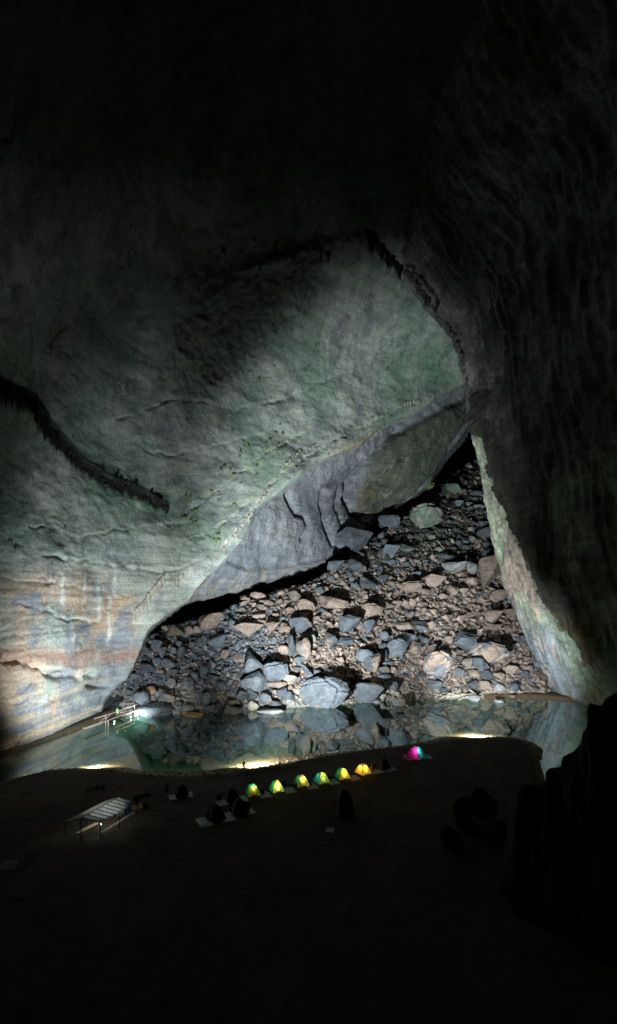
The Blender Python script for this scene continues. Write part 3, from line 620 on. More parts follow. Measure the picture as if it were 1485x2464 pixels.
SPECIAL = {
 ('985', '560'): "large cube-shaped tan boulder perched at the top of the scree beside the dark slot",
 ('350', '1590'): "long low blue-grey boulder at the foot of the bamboo bridge, lit by a lamp",
 ('190', '1480'): "big triangular blue-grey boulder standing behind the low rock at the bridge end",
 ('800', '1665'): "flat brown rock lying in the water off the scree shore",
 ('310', '1360'): "brown ochre boulder above the big triangular boulder near the bridge",
 ('1300', '330'): "wide flat-faced tan block lying high on the scree under a dark hollow",
 ('280', '640'): "long tan slab tilted down to the right beside the cube-shaped boulder",
 ('935', '870'): "tall tan block with cracked layered top in the middle of the scree",
 ('345', '1060'): "rounded blue-grey boulder resting on top of the split boulder",
 ('350', '1260'): "left half of the big split blue-grey boulder",
 ('590', '1160'): "right half of the big split blue-grey boulder",
 ('600', '1300'): "long pinkish slab leaning along the foot of the split boulder",
 ('1170', '1380'): "huge blue-grey block at the water's edge, biggest boulder of the shore",
 ('490', '1390'): "second huge blue-grey block at the water's edge, beside the biggest one",
 ('550', '1620'): "flat pale stone at the waterline beside the huge shore block",
 ('880', '1510'): "pale yellowish pointed stone standing in the shallows by the driftwood",
 ('1330', '1050'): "big blue-grey boulder with a smooth tan patch on its lower face",
 ('300', '590'): "round blue-grey boulder with a smaller stone before it on the mid scree",
 ('610', '1020'): "broad sloping brown and grey boulder below the right cave wall",
 ('650', '210'): "tall tan boulder leaning against the right cave wall",
 ('470', '185'): "pale pointed slab standing beside the tall tan boulder",
 ('290', '180'): "long pale block lying left of the pale pointed slab",
 ('860', '460'): "large green-tinged boulder high on the scree below the dark passage",
 ('245', '670'): "long dark grey slab slanting under the folded recess roof",
 ('1020', '150'): "pointed tan boulder shaped like a tent on the upper scree",
 ('1075', '240'): "small mossy boulder at the very top of the scree in the passage mouth",
}
GLABEL = dict(g="blue-grey angular boulder among the stones of the scree slope", t="tan mud-coated boulder among the stones of the scree slope",
              m="blue-grey boulder with tan mud patches on the scree slope", w="pale lit stone near the edge of the scree",
              n="dull green-tinged boulder on the dim upper scree", b="brown stone at the foot of the scree")
GGROUP = dict(g="blue-grey scree boulders", t="tan scree boulders", m="mud-patched scree boulders", w="pale scree stones", n="green scree boulders", b="brown scree stones")
SHORT = {('985', '560'): 'cube-shaped tan boulder', ('350', '1590'): 'low bridge-end boulder', ('190', '1480'): 'big triangular boulder', ('1300', '330'): 'flat-faced tan block', ('280', '640'): 'long tilted tan slab',
         ('935', '870'): 'cracked layered tan block', ('590', '1160'): 'split boulder', ('1170', '1380'): 'huge shore block', ('490', '1390'): 'second huge shore block', ('1330', '1050'): 'tan-patched boulder',
         ('300', '590'): 'round grey boulder', ('610', '1020'): 'broad sloping boulder', ('650', '210'): 'tall leaning boulder', ('290', '180'): 'long pale block', ('860', '460'): 'large green-tinged boulder',
         ('245', '670'): 'long dark slanting slab', ('1020', '150'): 'tent-shaped tan boulder', ('1075', '240'): 'mossy boulder'}
MARKS = []
for (ox, oy, sc), txt in ROCKS:
    for it in txt.split():
        a = it.split(',')
        if (a[0], a[1]) in SHORT and a[4] != 'x': MARKS.append(((ox + float(a[0]) / sc) / 4, (oy + float(a[1]) / sc) / 4, SHORT[(a[0], a[1])]))
CNAME = dict(g='blue-grey', t='tan', m='mud-patched grey', w='pale', n='greenish', b='brown')
def auto_label(px, py, w, h, t):
    mx_, my_, nm = min(MARKS, key=lambda q: math.hypot(q[0] - px, (q[1] - py) * 1.4)); dx, dy = px - mx_, (py - my_) * 1.4; far = 'just ' if math.hypot(dx, dy) < 18 else '' if math.hypot(dx, dy) < 32 else 'well '
    rel = ('upslope of' if dy < 0 else 'downslope of') if abs(dy) > abs(dx) else ('on the right-wall side of' if dx > 0 else 'on the left-wall side of')
    size = 'small' if w < 7.5 else 'mid-sized' if w < 12 else 'large'; shape = 'flat' if h / w < 0.6 else 'upright' if h / w > 1.08 else 'angular'
    return f"{size} {shape} {CNAME[t]} boulder {far}{rel} the {nm}"
taken = []; ci = 0
def put_boulder(px, py, w, h, t, label=None, tilt=0.12):
    global ci
    base = py + h * 0.42
    d = float(slope_d(px, min(base, 712)))
    if base > float(line_y([(s, 0) for s in (0, 1)], 0)) and base > 690:
        d = min(d, (CH + 0.2) * F / max(base - HY, 60))
    W = w * d / F; Hh = h * d / F
    o = link('boulder', BIG_ME[ci % len(BIG_ME)], label=label or auto_label(px, py, w, h, t), category='boulder', group=None if label else GGROUP[t])
    o.material_slots[0].link = 'OBJECT'; o.material_slots[0].material = MATS[t]
    dep = (0.5 * W + 0.5 * Hh) * random.uniform(0.85, 1.25)
    c = at(px, py, d + 0.18 * dep)
    o.location = [float(v) for v in c]; o.scale = (W * 0.53, dep * 0.5, Hh * 0.55)
    o.rotation_euler = (random.uniform(-tilt, tilt), random.uniform(-tilt, tilt), random.uniform(-0.35, 0.35))
    taken.append((px, py, w, h)); ci += 7 if ci % 3 else 5
used = set()
for (ox, oy, sc), txt in ROCKS:
    for it in txt.split():
        a = it.split(','); x, y, w, h = (float(v) for v in a[:4])
        lab = SPECIAL.get((a[0], a[1])); put_boulder((ox + x / sc) / 4, (oy + y / sc) / 4, w / sc / 4, h / sc / 4, a[4], lab)
# further mid-sized boulders in the gaps
TK = np.array(taken)
def free(px, py, r, f=0.42):
    return not np.any((np.abs(TK[:, 0] - px) < TK[:, 2] * f + r * 0.45) & (np.abs(TK[:, 1] - py) < TK[:, 3] * f + r * 0.45))
SCREE_POLY = [(px, py + 3) for px, py in CRESTP if px < 505] + [(500, 540), (522, 610), (545, 680), (590, 692), (548, 696), (374, 703), (280, 708), (183, 714), (108, 716), (100, 690)]
extra = 0; tries = 0
while extra < 85 and tries < 20000:
    tries += 1; px = random.uniform(105, 545); py = random.uniform(445, 712); r = random.uniform(4.5, 9)
    if not inside(SCREE_POLY, np.array([px]), np.array([py]))[0] or not free(px, py, r): continue
    c3 = at(px, py, float(slope_d(px, py))); n = float(fbm(np.array([c3]) / 14 + 77, 3)[0])
    t = 't' if random.random() < float(scree_tan(px, py, n)) else ('g' if py > 510 else random.choice('gn'))
    put_boulder(px, py, r * random.uniform(0.8, 1.3), r * random.uniform(0.6, 1.0), t); TK = np.array(taken); extra += 1

# the thousands of smaller stones between them
NS = 56000
px = rng.uniform(95, 590, NS * 4); py = rng.uniform(440, 716, NS * 4)
k = inside(SCREE_POLY, px, py) & ~((px < 122) & (py > 692)); px = px[k]; py = py[k]
sz = 1.05 * (1 - rng.uniform(0, 1, len(px))) ** (-1 / 1.75); sz = np.minimum(sz, 7.5)
cov = np.zeros(len(px), bool)
for a, b2, w, h in taken: cov |= (np.abs(px - a) < w * 0.36) & (np.abs(py - b2) < h * 0.36)
px = px[~cov][:NS]; py = py[~cov][:NS]; sz = sz[~cov][:NS]
d = slope_d(px, py); cen = np.stack([(px - CX) * d / F, d, CH - (py - HY) * d / F], -1)
h = 1.3 * fbm(cen / 12 + 4, 3) + 0.7 * fbm(cen / 4 + 14, 3) + 0.3 * fbm(cen / 1.5, 2)
cen += np.array([0, -0.6, 0.8]) * (h - 0.6)[:, None]
ms = sz * d / F * 0.5; nz_ = fbm(cen / 14 + 77, 3); tn = rng.uniform(0, 1, len(px)) < 0.15 + 0.7 * scree_tan(px, py, nz_)
VV = []; FF = []; CC = []; off = 0
for i in range(len(px)):
    v, f = SMALL[rng.integers(len(SMALL))]
    q = rng.normal(size=4); q /= np.linalg.norm(q); w_, x_, y_, z_ = q
    R = np.array([[1 - 2 * (y_ * y_ + z_ * z_), 2 * (x_ * y_ - z_ * w_), 2 * (x_ * z_ + y_ * w_)], [2 * (x_ * y_ + z_ * w_), 1 - 2 * (x_ * x_ + z_ * z_), 2 * (y_ * z_ - x_ * w_)], [2 * (x_ * z_ - y_ * w_), 2 * (y_ * z_ + x_ * w_), 1 - 2 * (x_ * x_ + y_ * y_)]])
    s = np.array([1, rng.uniform(0.7, 1.1), rng.uniform(0.5, 0.9)]) * ms[i]
    VV.append((v * s) @ R.T + cen[i]); FF.append(f + off); off += len(v)
    c = np.array((0.235, 0.186, 0.156) if tn[i] else (0.108, 0.123, 0.14) if py[i] > 560 else (0.06, 0.066, 0.06)) * rng.uniform(0.55, 1.35)  # high stones grey-green, painted darker for the light lost upslope
    if py[i] > 690 or (not tn[i] and rng.random() < 0.08): c = c * 0.5 + np.array((0.36, 0.34, 0.29)) * 0.5  # waterline stones painted brighter, as in lamp light; others pale at random
    CC.append(np.repeat(c[None], len(v), 0))
me = raw_mesh('scree_stones', np.concatenate(VV), np.concatenate(FF), M_SCREE, np.concatenate(CC), smooth=False)
link('scree_stones', me, kind='stuff', label="countless small angular stones filling the scree between the boulders", category='stones')

# ------------------------------------------------------------------ dripstone, ferns (hung where a ray meets the rock)
bpy.context.view_layer.update()
WALL = bpy.data.objects['cave_wall_and_vault']; ROOF = bpy.data.objects['cave_recess_roof']; RIGHT = bpy.data.objects['cave_wall_right']
SCREE = bpy.data.objects['scree_slope']
def hit(o, px, py):
    dv = Vector(((px - CX) / F, 1.0, -(py - HY) / F)).normalized()
    ok, p, n, i = o.ray_cast(Vector((0, 0, CH)), dv)
    return (p, n) if ok else (None, None)
def drip_mesh(seed, mat, n=7, rings=6):
    r = random.Random(seed); bm = bmesh.new(); rr = []
    ph = [r.uniform(0.75, 1.25) for _ in range(n)]
    for k in range(rings):
        t = k / (rings - 1); rad = (1 - t) ** 0.8 * (1 + 0.25 * math.sin(9 * t + seed)) + 0.06
        cx, cyy = 0.18 * math.sin(3 * t + seed), 0.18 * math.cos(2.3 * t + seed)
        rr.append([bm.verts.new((cx + rad * ph[j] * math.cos(j * 6.283 / n), cyy + rad * ph[j] * math.sin(j * 6.283 / n), -t)) for j in range(n)])
    for a, b2 in zip(rr, rr[1:]):
        for j in range(n): bm.faces.new((a[j], a[(j + 1) % n], b2[(j + 1) % n], b2[j]))
    bm.faces.new(rr[-1]); bm.faces.new(rr[0][::-1])
    bmesh.ops.recalc_face_normals(bm, faces=bm.faces[:])
    me = bpy.data.meshes.new('stalactite'); bm.to_mesh(me); bm.free(); me.materials.append(mat)
    for p in me.polygons: p.use_smooth = True
    return me
DRIP = {m.name: [drip_mesh(s, m) for s in range(5)] for m in (M_STALD, M_STALP, M_STALG)}
def curtain(name, label, line, count, lpx, wpx, mat, target=None, jitter=2.0, depth=None, pull=0.3, fat=1.0, vary=None):
    root = thing(name, label, 'stalactites'); line = np.array(line, float)
    s = np.r_[0, np.cumsum(np.linalg.norm(np.diff(line, axis=0), axis=1))]
    first = None
    for i in range(count):
        t = (i + random.uniform(-0.4, 0.4)) / max(count - 1, 1) * s[-1]
        x = float(np.interp(t, s, line[:, 0])); y = float(np.interp(t, s, line[:, 1])) + random.uniform(-0.35 * jitter, jitter)
        if target is not None:
            p, n = hit(target, x, y)
            if p is None: continue
            p = p - (p - Vector((0, 0, CH))).normalized() * pull
        else: p = Vector(at(x, y, depth + random.uniform(-2, 2)))
        if first is None: first = p.copy(); root.location = first
        sc = p.y / F; o = link('stalactite', random.choice(DRIP[mat.name]), root)
        o.location = p - first + Vector((0, 0, 0.35 * sc * lpx[0]))
        w = random.uniform(*wpx) * sc * 0.5
        o.scale = (w, w * fat, (lpx[0] + (lpx[1] - lpx[0]) * random.random() ** (1.2 if vary else 2.2)) * sc * (vary(x) if vary else 1)); o.rotation_euler = (0, 0, random.uniform(0, 6))
curtain('stalactite_curtain', 'dark jagged stalactite curtain running down the left vault', [(x, y - 1) for x, y in FRINGE[1:]], 120, (4, 20), (1.4, 4.6), M_STALD, WALL, 6, pull=0.2, vary=lambda x: float(np.interp(x, [0, 60, 168], [1.7, 1.0, 0.6])))
Zl = lambda *pts: [((500 + x / 2.97) / 4, (2300 + y / 2.97) / 4) for x, y in pts]
curtain('dripstone_drapery', 'pale fluted dripstone drapery above the dark slot by the left wall', Zl((110, 440), (200, 370), (300, 220), (400, 90), (470, 10)), 48, (6, 15), (1.0, 2.3), M_STALP, WALL, 1.2)
curtain('dripstone_drapery', 'thin white drip strings hanging beside the pale fluted drapery', Zl((560, 40), (640, 20), (700, 0)), 7, (5, 16), (0.6, 1.1), M_STALP, WALL, 1.5)
curtain('dripstone_fringe', 'pale yellow dripstone fringe along the bright lower lip of the vault', Z6((120, 900), (200, 800), (260, 720), (300, 660), (360, 600)), 26, (2.5, 6), (0.7, 1.5), M_STALP, WALL, 1.5)
curtain('dripstone_fringe', 'cream dripstone fringe along the middle of the long lip', Z6((430, 470), (500, 410), (560, 380), (640, 330)), 16, (2, 5), (0.7, 1.4), M_STALP, WALL, 1.5)
curtain('dripstone_fringe', 'short drip fringe above the yellow stained rock on the lip', Z6((870, 300), (905, 300), (940, 295)), 7, (3, 9), (0.7, 1.4), M_STALP, WALL, 1.0)
curtain('dripstone_fringe', 'pair of thin pale drips near the top end of the long lip', Z6((1060, 150), (1105, 135)), 4, (4, 9), (0.7, 1.2), M_STALP, WALL, 1.0)
curtain('stalactite_cluster', 'big black stalactite cluster hanging at the crown of the arch', D((880, 560), (905, 580), (930, 615), (950, 635), (962, 645)), 22, (8, 22), (4, 9), M_STALG, None, 4, depth=119)
curtain('stalactite_cluster', 'stalactites hanging from the right rib below the arch crown', D((975, 650), (1000, 680), (1030, 722), (1048, 745)), 16, (5, 13), (3, 6), M_STALG, None, 2, depth=128)
curtain('stalactite_cluster', 'ragged stalactites on the right rib half way down', D((1065, 760), (1085, 800), (1100, 830), (1118, 880), (1128, 930)), 18, (4, 10), (3, 6), M_STALG, None, 2, depth=RD)
curtain('stalactite_cluster', 'dim stalactites in the dark ceiling band left of the arch crown', D((520, 600), (640, 585), (740, 570), (840, 560)), 16, (3, 16), (1.5, 4), M_STALG, WALL, 22)

def fern_mesh(seed):
    r = random.Random(seed); bm = bmesh.new()
    for k in range(22):
        a = r.uniform(0, 6.28); l = r.uniform(0.5, 1.0); w = 0.07; out = r.uniform(0.15, 0.5)
        p0 = Vector((0.15 * math.cos(a), 0.15 * math.sin(a), r.uniform(-0.1, 0.1)))
        p1 = p0 + Vector((out * 0.7 * math.cos(a), out * 0.7 * math.sin(a), 0.10 - 0.3 * l)); p2 = p0 + Vector((out * math.cos(a), out * math.sin(a), -l))
        t = Vector((-math.sin(a), math.cos(a), 0)) * w
        v = [bm.verts.new(q) for q in (p0 - t, p0 + t, p1 - t * 1.4, p1 + t * 1.4, p2)]
        bm.faces.new((v[0], v[1], v[3], v[2])); bm.faces.new((v[2], v[3], v[4]))
    me = bpy.data.meshes.new('hanging_fern'); bm.to_mesh(me); bm.free(); me.materials.append(M_FERN); return me
FERN = [fern_mesh(s) for s in range(4)]
spots = [(x, y, "drooping green fern tuft on the bright left wall above the ledge") for x, y in D((25, 1300), (48, 1292), (130, 1280), (155, 1270), (255, 1165), (40, 1315))]
for ln, n in ((LEDGES[10][0], 36), (LEDGES[9][0], 22)):
    l = np.array(ln)
    for i in range(n):
        x = random.uniform(l[0][0], l[0][0] + 0.75 * (l[-1][0] - l[0][0])); spots.append((x, float(line_y(ln, x)) + random.gauss(-3, 11), None, i % 2, (x - l[0][0]) / (l[-1][0] - l[0][0]), n))
for i in range(14): spots.append((random.uniform(170, 420), random.uniform(330, 440), "small fern tuft on the high green vault"))
for sp_ in spots:
    x, y, lab = sp_[:3]; big_ = random.random() < 0.5
    if lab is None:
        f_ = sp_[4] / 0.75; lab = ('bushy' if big_ else 'small') + ' fern tuft ' + ('on the upper seep line of the vault' if sp_[5] > 25 else 'on the long lip of the vault') + (' near the stalactite curtain' if f_ < 0.33 else ' half way along' if f_ < 0.66 else ' towards the dark passage')
    p, n = hit(WALL, x, y)
    if p is None: continue
    o = link('hanging_fern', random.choice(FERN), label=lab, category='fern', group='fern tufts on the vault')
    o.location = p; s = p.y / F * (random.uniform(3.2, 5.2) if big_ else random.uniform(1.6, 2.8)) * (0.6 if 'high' in lab else 1); o.scale = (s, s, s * 1.1); o.rotation_euler = (0, 0, random.uniform(0, 6))

# small tree in the passage mouth
tx_, ty_ = (1300 + 875 / 2.1214) / 4, (1850 + 290 / 2.1214) / 4
base = Vector(at(tx_, ty_, float(slope_d(tx_, ty_)) - 2)); sc = base.y / F
tree = thing('small_tree', 'small leafy green tree at the top of the scree in the passage mouth', 'tree', base)
mb = MB(); mb.tube([(0, 0, -1.5), (0.1, 0, 2), (0.2, 0.1, 4.5)], 0.18, 6, 0.06); mb.tube([(0.1, 0, 2.4), (1.2, 0.3, 4)], 0.09, 5, 0.04); mb.tube([(0.1, 0, 2.8), (-1.0, -0.3, 4.2)], 0.09, 5, 0.04); mb.build('trunk', M_STALG, tree)
bm = bmesh.new()
for k in range(260):
    c = Vector((random.gauss(0, 0.9), random.gauss(0, 0.9), 4.5 + random.gauss(0, 0.9))); R_ = Euler([random.uniform(0, 6) for _ in range(3)]).to_matrix()
    bm.faces.new([bm.verts.new(c + R_ @ Vector(q)) for q in ((-0.22, -0.12, 0), (0.22, -0.12, 0), (0.25, 0.12, 0), (-0.2, 0.14, 0))])
me = bpy.data.meshes.new('crown'); bm.to_mesh(me); bm.free(); me.materials.append(M_FERN); link('crown', me, tree)

# ------------------------------------------------------------------ foreground outcrop (black against the water)
OUT = D((1200, 2080), (1222, 1990), (1236, 1930), (1246, 1902), (1262, 1886), (1285, 1890), (1300, 1888), (1316, 1878), (1313, 1858), (1322, 1849), (1350, 1846), (1354, 1822), (1380, 1810), (1396, 1792), (1402, 1765), (1416, 1742), (1412, 1712), (1417, 1692), (1446, 1699), (1458, 1680), (1485, 1664), (1560, 1610), (1680, 1500))
U_ = np.linspace(0, 1, 260); l = np.array(OUT); sg = np.r_[0, np.cumsum(np.linalg.norm(np.diff(l, axis=0), axis=1))]
ox = np.interp(U_ * sg[-1], sg, l[:, 0]); oy = np.interp(U_ * sg[-1], sg, l[:, 1])
dr = 46.0
V_ = np.linspace(-1, 1, 41); rows = []
for v in V_:
    d_ = dr + v * 15.0 + 0 * ox
    ridge = np.array([at(a, b2, dr)[2] for a, b2 in zip(ox, oy)]); X = np.array([at(a, b2, dr)[0] for a, b2 in zip(ox, oy)])
    prof = max(0.0, 1 - abs(v) ** 1.15)
    kk = np.ones(45) / 45; rs_ = np.convolve(np.pad(ridge, 22, 'edge'), kk, 'valid'); bl_ = float(sst(0.04, 0.5, np.array([abs(v)]))[0])
    prof = prof ** (1 + 0.7 * fbm(np.c_[np.arange(260) / 17.0, np.full(260, v * 2), np.zeros(260)], 3))
    Z = -3.0 + ((ridge * (1 - bl_) + rs_ * bl_) + 3.0) * prof
    rows.append(np.c_[X * d_ / dr, d_, Z])
co = np.concatenate(rows); w = (np.abs(np.repeat(V_, 260)) > 0.04)[:, None]
dis = np.stack([fbm(co / 5 + k * 9, 4) for k in range(3)], 1) * np.array([1.2, 2.2, 1.4]) + np.stack([fbm(co / 1.6 + k * 9 + 40, 3) for k in range(3)], 1) * np.array([.4, .5, .4])
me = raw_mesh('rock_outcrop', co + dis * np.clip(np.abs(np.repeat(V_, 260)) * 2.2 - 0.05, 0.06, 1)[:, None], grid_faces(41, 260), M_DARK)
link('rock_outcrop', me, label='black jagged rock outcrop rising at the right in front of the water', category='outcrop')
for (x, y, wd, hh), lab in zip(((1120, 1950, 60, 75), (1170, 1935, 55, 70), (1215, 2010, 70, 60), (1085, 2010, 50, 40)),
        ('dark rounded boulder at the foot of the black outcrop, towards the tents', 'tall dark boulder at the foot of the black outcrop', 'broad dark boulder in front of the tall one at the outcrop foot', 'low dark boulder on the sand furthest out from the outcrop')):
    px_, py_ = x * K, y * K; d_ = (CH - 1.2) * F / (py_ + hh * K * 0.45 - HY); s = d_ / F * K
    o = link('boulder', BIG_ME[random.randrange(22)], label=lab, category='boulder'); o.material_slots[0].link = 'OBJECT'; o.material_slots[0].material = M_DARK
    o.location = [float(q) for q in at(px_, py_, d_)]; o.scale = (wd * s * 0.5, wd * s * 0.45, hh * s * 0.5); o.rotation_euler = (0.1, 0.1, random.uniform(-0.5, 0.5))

# ------------------------------------------------------------------ lamps
def lamp(kind, name, loc, power, color=(1, 1, 1), parent=None, target=None, angle=120, blend=0.4, size=0.3):
    l = bpy.data.lights.new(name, kind); l.energy = power; l.color = color; l.shadow_soft_size = size
    o = bpy.data.objects.new(name, l); col.objects.link(o); o.location = loc
    if parent is not None: o.parent = parent
    if kind == 'SPOT':
        l.spot_size = math.radians(angle); l.spot_blend = blend
        wl = Vector(loc) + (parent.location if parent is not None else Vector())
        o.rotation_euler = (Vector(target) - wl).to_track_quat('-Z', 'Y').to_euler()
    return o
COOL = (0.88, 0.97, 1.0); WARM = (1.0, 0.92, 0.76)
def floodlight(label, x, y, beams, glow, glow_h=1.1, head=0.55, aim=0.0):
    z = gz(x, y); r = thing('flood_lamp', label, 'lamp', (x, y, z))
    for a in (0, 2.1, 4.2): MB().tube([(0.22 * math.cos(a), 0.22 * math.sin(a), -0.03), (0, 0, 0.19)], 0.010).build('leg', M_METAL, r)
    mb = MB(); mb.box((0, 0, 0.24), (0.16, 0.07, 0.11)); mb.build('housing', M_METAL, r)
    MB().box((0, 0.040, 0.24), (0.13, 0.008, 0.08)).build('lens', M_LAMP, r)
    for k, (tgt, pw, ang, bl, c) in enumerate(beams): lamp('SPOT', 'beam', (0.02 * k, 0.12 + 0.02 * k, head), pw, c, r, tgt, ang, bl, 1.3)
    lamp('SPOT', 'spill', (0, -1.8, glow_h), glow, WARM, r, (x + aim, y + 7, z - 1.5), 140, 0.3, 0.12)
    return r
L_MID = floodlight('white flood lamp on the bank behind the standing person', -8.6, 72.7, [((12, 150, 42), 760000, 81, 1.0, COOL)], 13000)
L_TIP = floodlight('flood lamp at the far tip of the sandbank', 32.0, 88.0, [((58, 140, 18), 250000, 68, 0.85, COOL)], 9000, aim=1.0)
L_LEFT = floodlight('flood lamp on the bank near the left cave wall', -33.5, 72.6, [((-48, 106, 21), 125000, 98, 1.0, COOL)], 4500)

# ------------------------------------------------------------------ camp
FAB = dict(yellow=fabric_mat('yellow_tent_fabric', (0.80, 0.74, 0.08)), lime=fabric_mat('lime_tent_fabric', (0.62, 0.75, 0.13)), green=fabric_mat('green_tent_fabric', (0.015, 0.13, 0.035)),
           orange=fabric_mat('orange_tent_fabric', (0.95, 0.42, 0.04)), red=fabric_mat('red_tent_fabric', (0.55, 0.05, 0.05)), magenta=fabric_mat('magenta_tent_fabric', (0.60, 0.02, 0.22)),
           teal=fabric_mat('teal_tent_fabric', (0.02, 0.30, 0.26)), olive=fabric_mat('olive_tent_fabric', (0.10, 0.13, 0.07), 0.2), darkred=fabric_mat('dark_red_tent_fabric', (0.16, 0.035, 0.03), 0.2),
           black=fabric_mat('black_tent_fabric', (0.035, 0.035, 0.03), 0.15), gold=fabric_mat('gold_tent_fabric', (0.92, 0.62, 0.05)), slate=fabric_mat('slate_tent_fabric', (0.10, 0.12, 0.13), 0.2))
def tent(label, px_, py_, size, h, rot, cols, lit=0.0, lpos=(0, -0.35, 0.75), group=None, lcol=(1, 0.95, 0.8), rnd=False):
    """cols: front, right, back, left, cap_a, cap_b"""
    p = on_z(px_, py_, 1.25); r_ = math.radians(rot); A = size / 2
    c = p[:2] + np.array([0, 0.75 * A]); z = gz(c[0], c[1])
    root = thing('dome_tent', label, 'tent', (c[0], c[1], z), r_, group)
    TOP = 0.86
    def prof(v): return A * (1.05 - 0.05 * v) * (1 - (v * 0.98) ** 3.2) ** 0.5 if rnd else A * (1 - 0.56 * (v / TOP) ** 1.3)
    def pt(side, u, v):
        a = prof(v); sag = 1 - 0.10 * (1 - u * u) * math.sin(math.pi * min(v / TOP, 1))
        x, y = u * a, -a * sag
        for _ in range(side): x, y = -y, x
        return Vector((x, y, h * v))
    for s in range(4):
        MB().grid([[pt(s, u, v) for u in np.linspace(-1, 1, 9)] for v in np.linspace(0, TOP, 9)]).build('panel', FAB[cols[s]], root, True)
    for s in range(4):
        top = Vector((0, 0, h * 1.0)); rows = [[pt(s, u, TOP) + (top - pt(s, u, TOP)) * t + Vector((0, 0, 0.10 * h * math.sin(t * 3.14) * 0.4)) for u in np.linspace(-1, 1, 5)] for t in (0, 0.35, 0.7, 0.98)]
        MB().grid(rows).build('cap', FAB[cols[4 + s % 2]], root, True)
    for s in range(4): MB().tube([pt(s, -1, v) * 1.008 for v in np.linspace(0, TOP, 8)] + [pt(s, -0.5, TOP) * 0.6 + Vector((0, 0, h * 0.385)), Vector((0, 0, h * 1.02))], 0.034 * size / 1.8, 5).build('pole', M_BLACK, root)
    MB().box((0, 0, 0.03), (size * 1.01, size * 1.01, 0.08)).build('groundsheet', M_BLACK, root)
    dv = [];
    for k in range(24):
        a = k / 24 * 6.283; u = 0.62 * math.sin(a) * (1 - 0.12 * math.cos(a)); v = 0.40 - 0.33 * math.cos(a)
        dv.append(pt(0, u, v) + Vector((0, -0.02, 0)))
    dr_ = MB().tube(dv + [dv[0]], 0.036 * size / 1.8, 5).build('door', M_BLACK, root)
    MB().tube([pt(0, 0, 0.08) + Vector((0, -0.03, 0)), pt(0, 0, 0.2) + Vector((0, -0.03, 0))], 0.012, 5).build('zip', M_BLACK, dr_)
    if lit: 
        lamp('POINT', 'tent_light', lpos, lit * 2.3, lcol, root, size=0.06)
    return root
GR = None
G24 = 24
tent('yellow-green tent glowing brightest at its top, next to the dark red tent', 252, 796, 1.72, 1.35, G24, ('yellow', 'green', 'green', 'green', 'green', 'green'), 30, (0, -0.30, 1.08))
tent('lime tent with a pale glowing door and orange top', 276, 792, 1.72, 1.4, G24, ('lime', 'green', 'green', 'green', 'orange', 'green'), 34, (0, -0.35, 0.7), lcol=(1, 0.97, 0.9))
tent('yellow tent with green sides and a red and green top', 301, 787, 1.85, 1.4, G24, ('yellow', 'green', 'green', 'green', 'red', 'green'), 32, (0.1, -0.35, 0.95))
tent('dimly glowing green and lime tent between two yellow tents', 321.6, 784, 1.9, 1.4, G24, ('lime', 'green', 'green', 'teal', 'yellow', 'green'), 15, (0, -0.1, 0.8))
tent('gold tent with a dark green left side, beside the orange tent', 342.5, 779.5, 1.85, 1.4, G24, ('gold', 'green', 'green', 'green', 'yellow', 'green'), 24, (0.1, -0.2, 0.7))
tent('glowing orange tent with a red and green top', 363.3, 775.3, 1.8, 1.4, 36, ('gold', 'orange', 'red', 'orange', 'red', 'green'), 34, (0, -0.1, 0.75))
tent('unlit tent with a dark red side, beside the orange tent', 383, 770, 1.95, 1.45, 40, ('darkred', 'darkred', 'olive', 'olive', 'darkred', 'olive'))
tent('magenta and teal lit tent standing alone at the end of the row', 417.5, 758.5, 2.55, 1.75, 46, ('teal', 'slate', 'magenta', 'magenta', 'teal', 'magenta'), 36, (-0.35, -0.45, 1.15), lcol=(1, 1, 1))
tent('dark red unlit tent at the left end of the lit row', 231, 801, 1.8, 1.45, 20, ('darkred', 'darkred', 'olive', 'olive', 'olive', 'olive'))
tent('black unlit tent with a red top edge, in front of the row', 214.5, 821, 1.85, 1.55, 30, ('black', 'black', 'olive', 'olive', 'red', 'olive'))
tent('dark red and green unlit tent in front of the row, beside the black tent', 238, 814, 1.85, 1.55, 26, ('darkred', 'darkred', 'olive', 'olive', 'olive', 'olive'))
tent('olive unlit tent standing alone between the hut and the row', 180.5, 796, 1.65, 1.5, 22, ('olive', 'black', 'olive', 'slate', 'olive', 'slate'))
tent('tall black tent standing alone in front of the lit row', 344, 815, 1.75, 2.7, 15, ('black', 'black', 'black', 'black', 'black', 'black'), rnd=True)

def sheet(name, label, px_, py_, sx, sy, rot, mat=M_TARP, group=None, z0=0.03, cat='tarp'):
    p = on_z(px_, py_, 1.25); c = Vector((p[0], p[1], 0)); R_ = Matrix.Rotation(math.radians(rot), 3, 'Z')
    us = np.linspace(-0.5, 0.5, 12); G = []
    for v in us: G.append([c + R_ @ Vector((u * sx + random.uniform(-.02, .02), v * sy + random.uniform(-.02, .02), 0)) for u in us])
    zs = ground_z(np.array([[q.x for q in r] for r in G]), np.array([[q.y for q in r] for r in G]))
    for r, zr in zip(G, zs):
        for q, zz_ in zip(r, zr): q.z = zz_ + z0 + random.uniform(0, 0.035)
    mb = MB(); mb.grid([[q for q in r] for r in G]); mb.grid([[q - Vector((0, 0, 0.012)) for q in r] for r in G[::-1]])
    return mb.build(name, mat, None, True, label=label, category=cat, group=group)
gl_ = "grey groundsheet laid between two tents of the lit row"; gg_ = "groundsheets of the lit row"
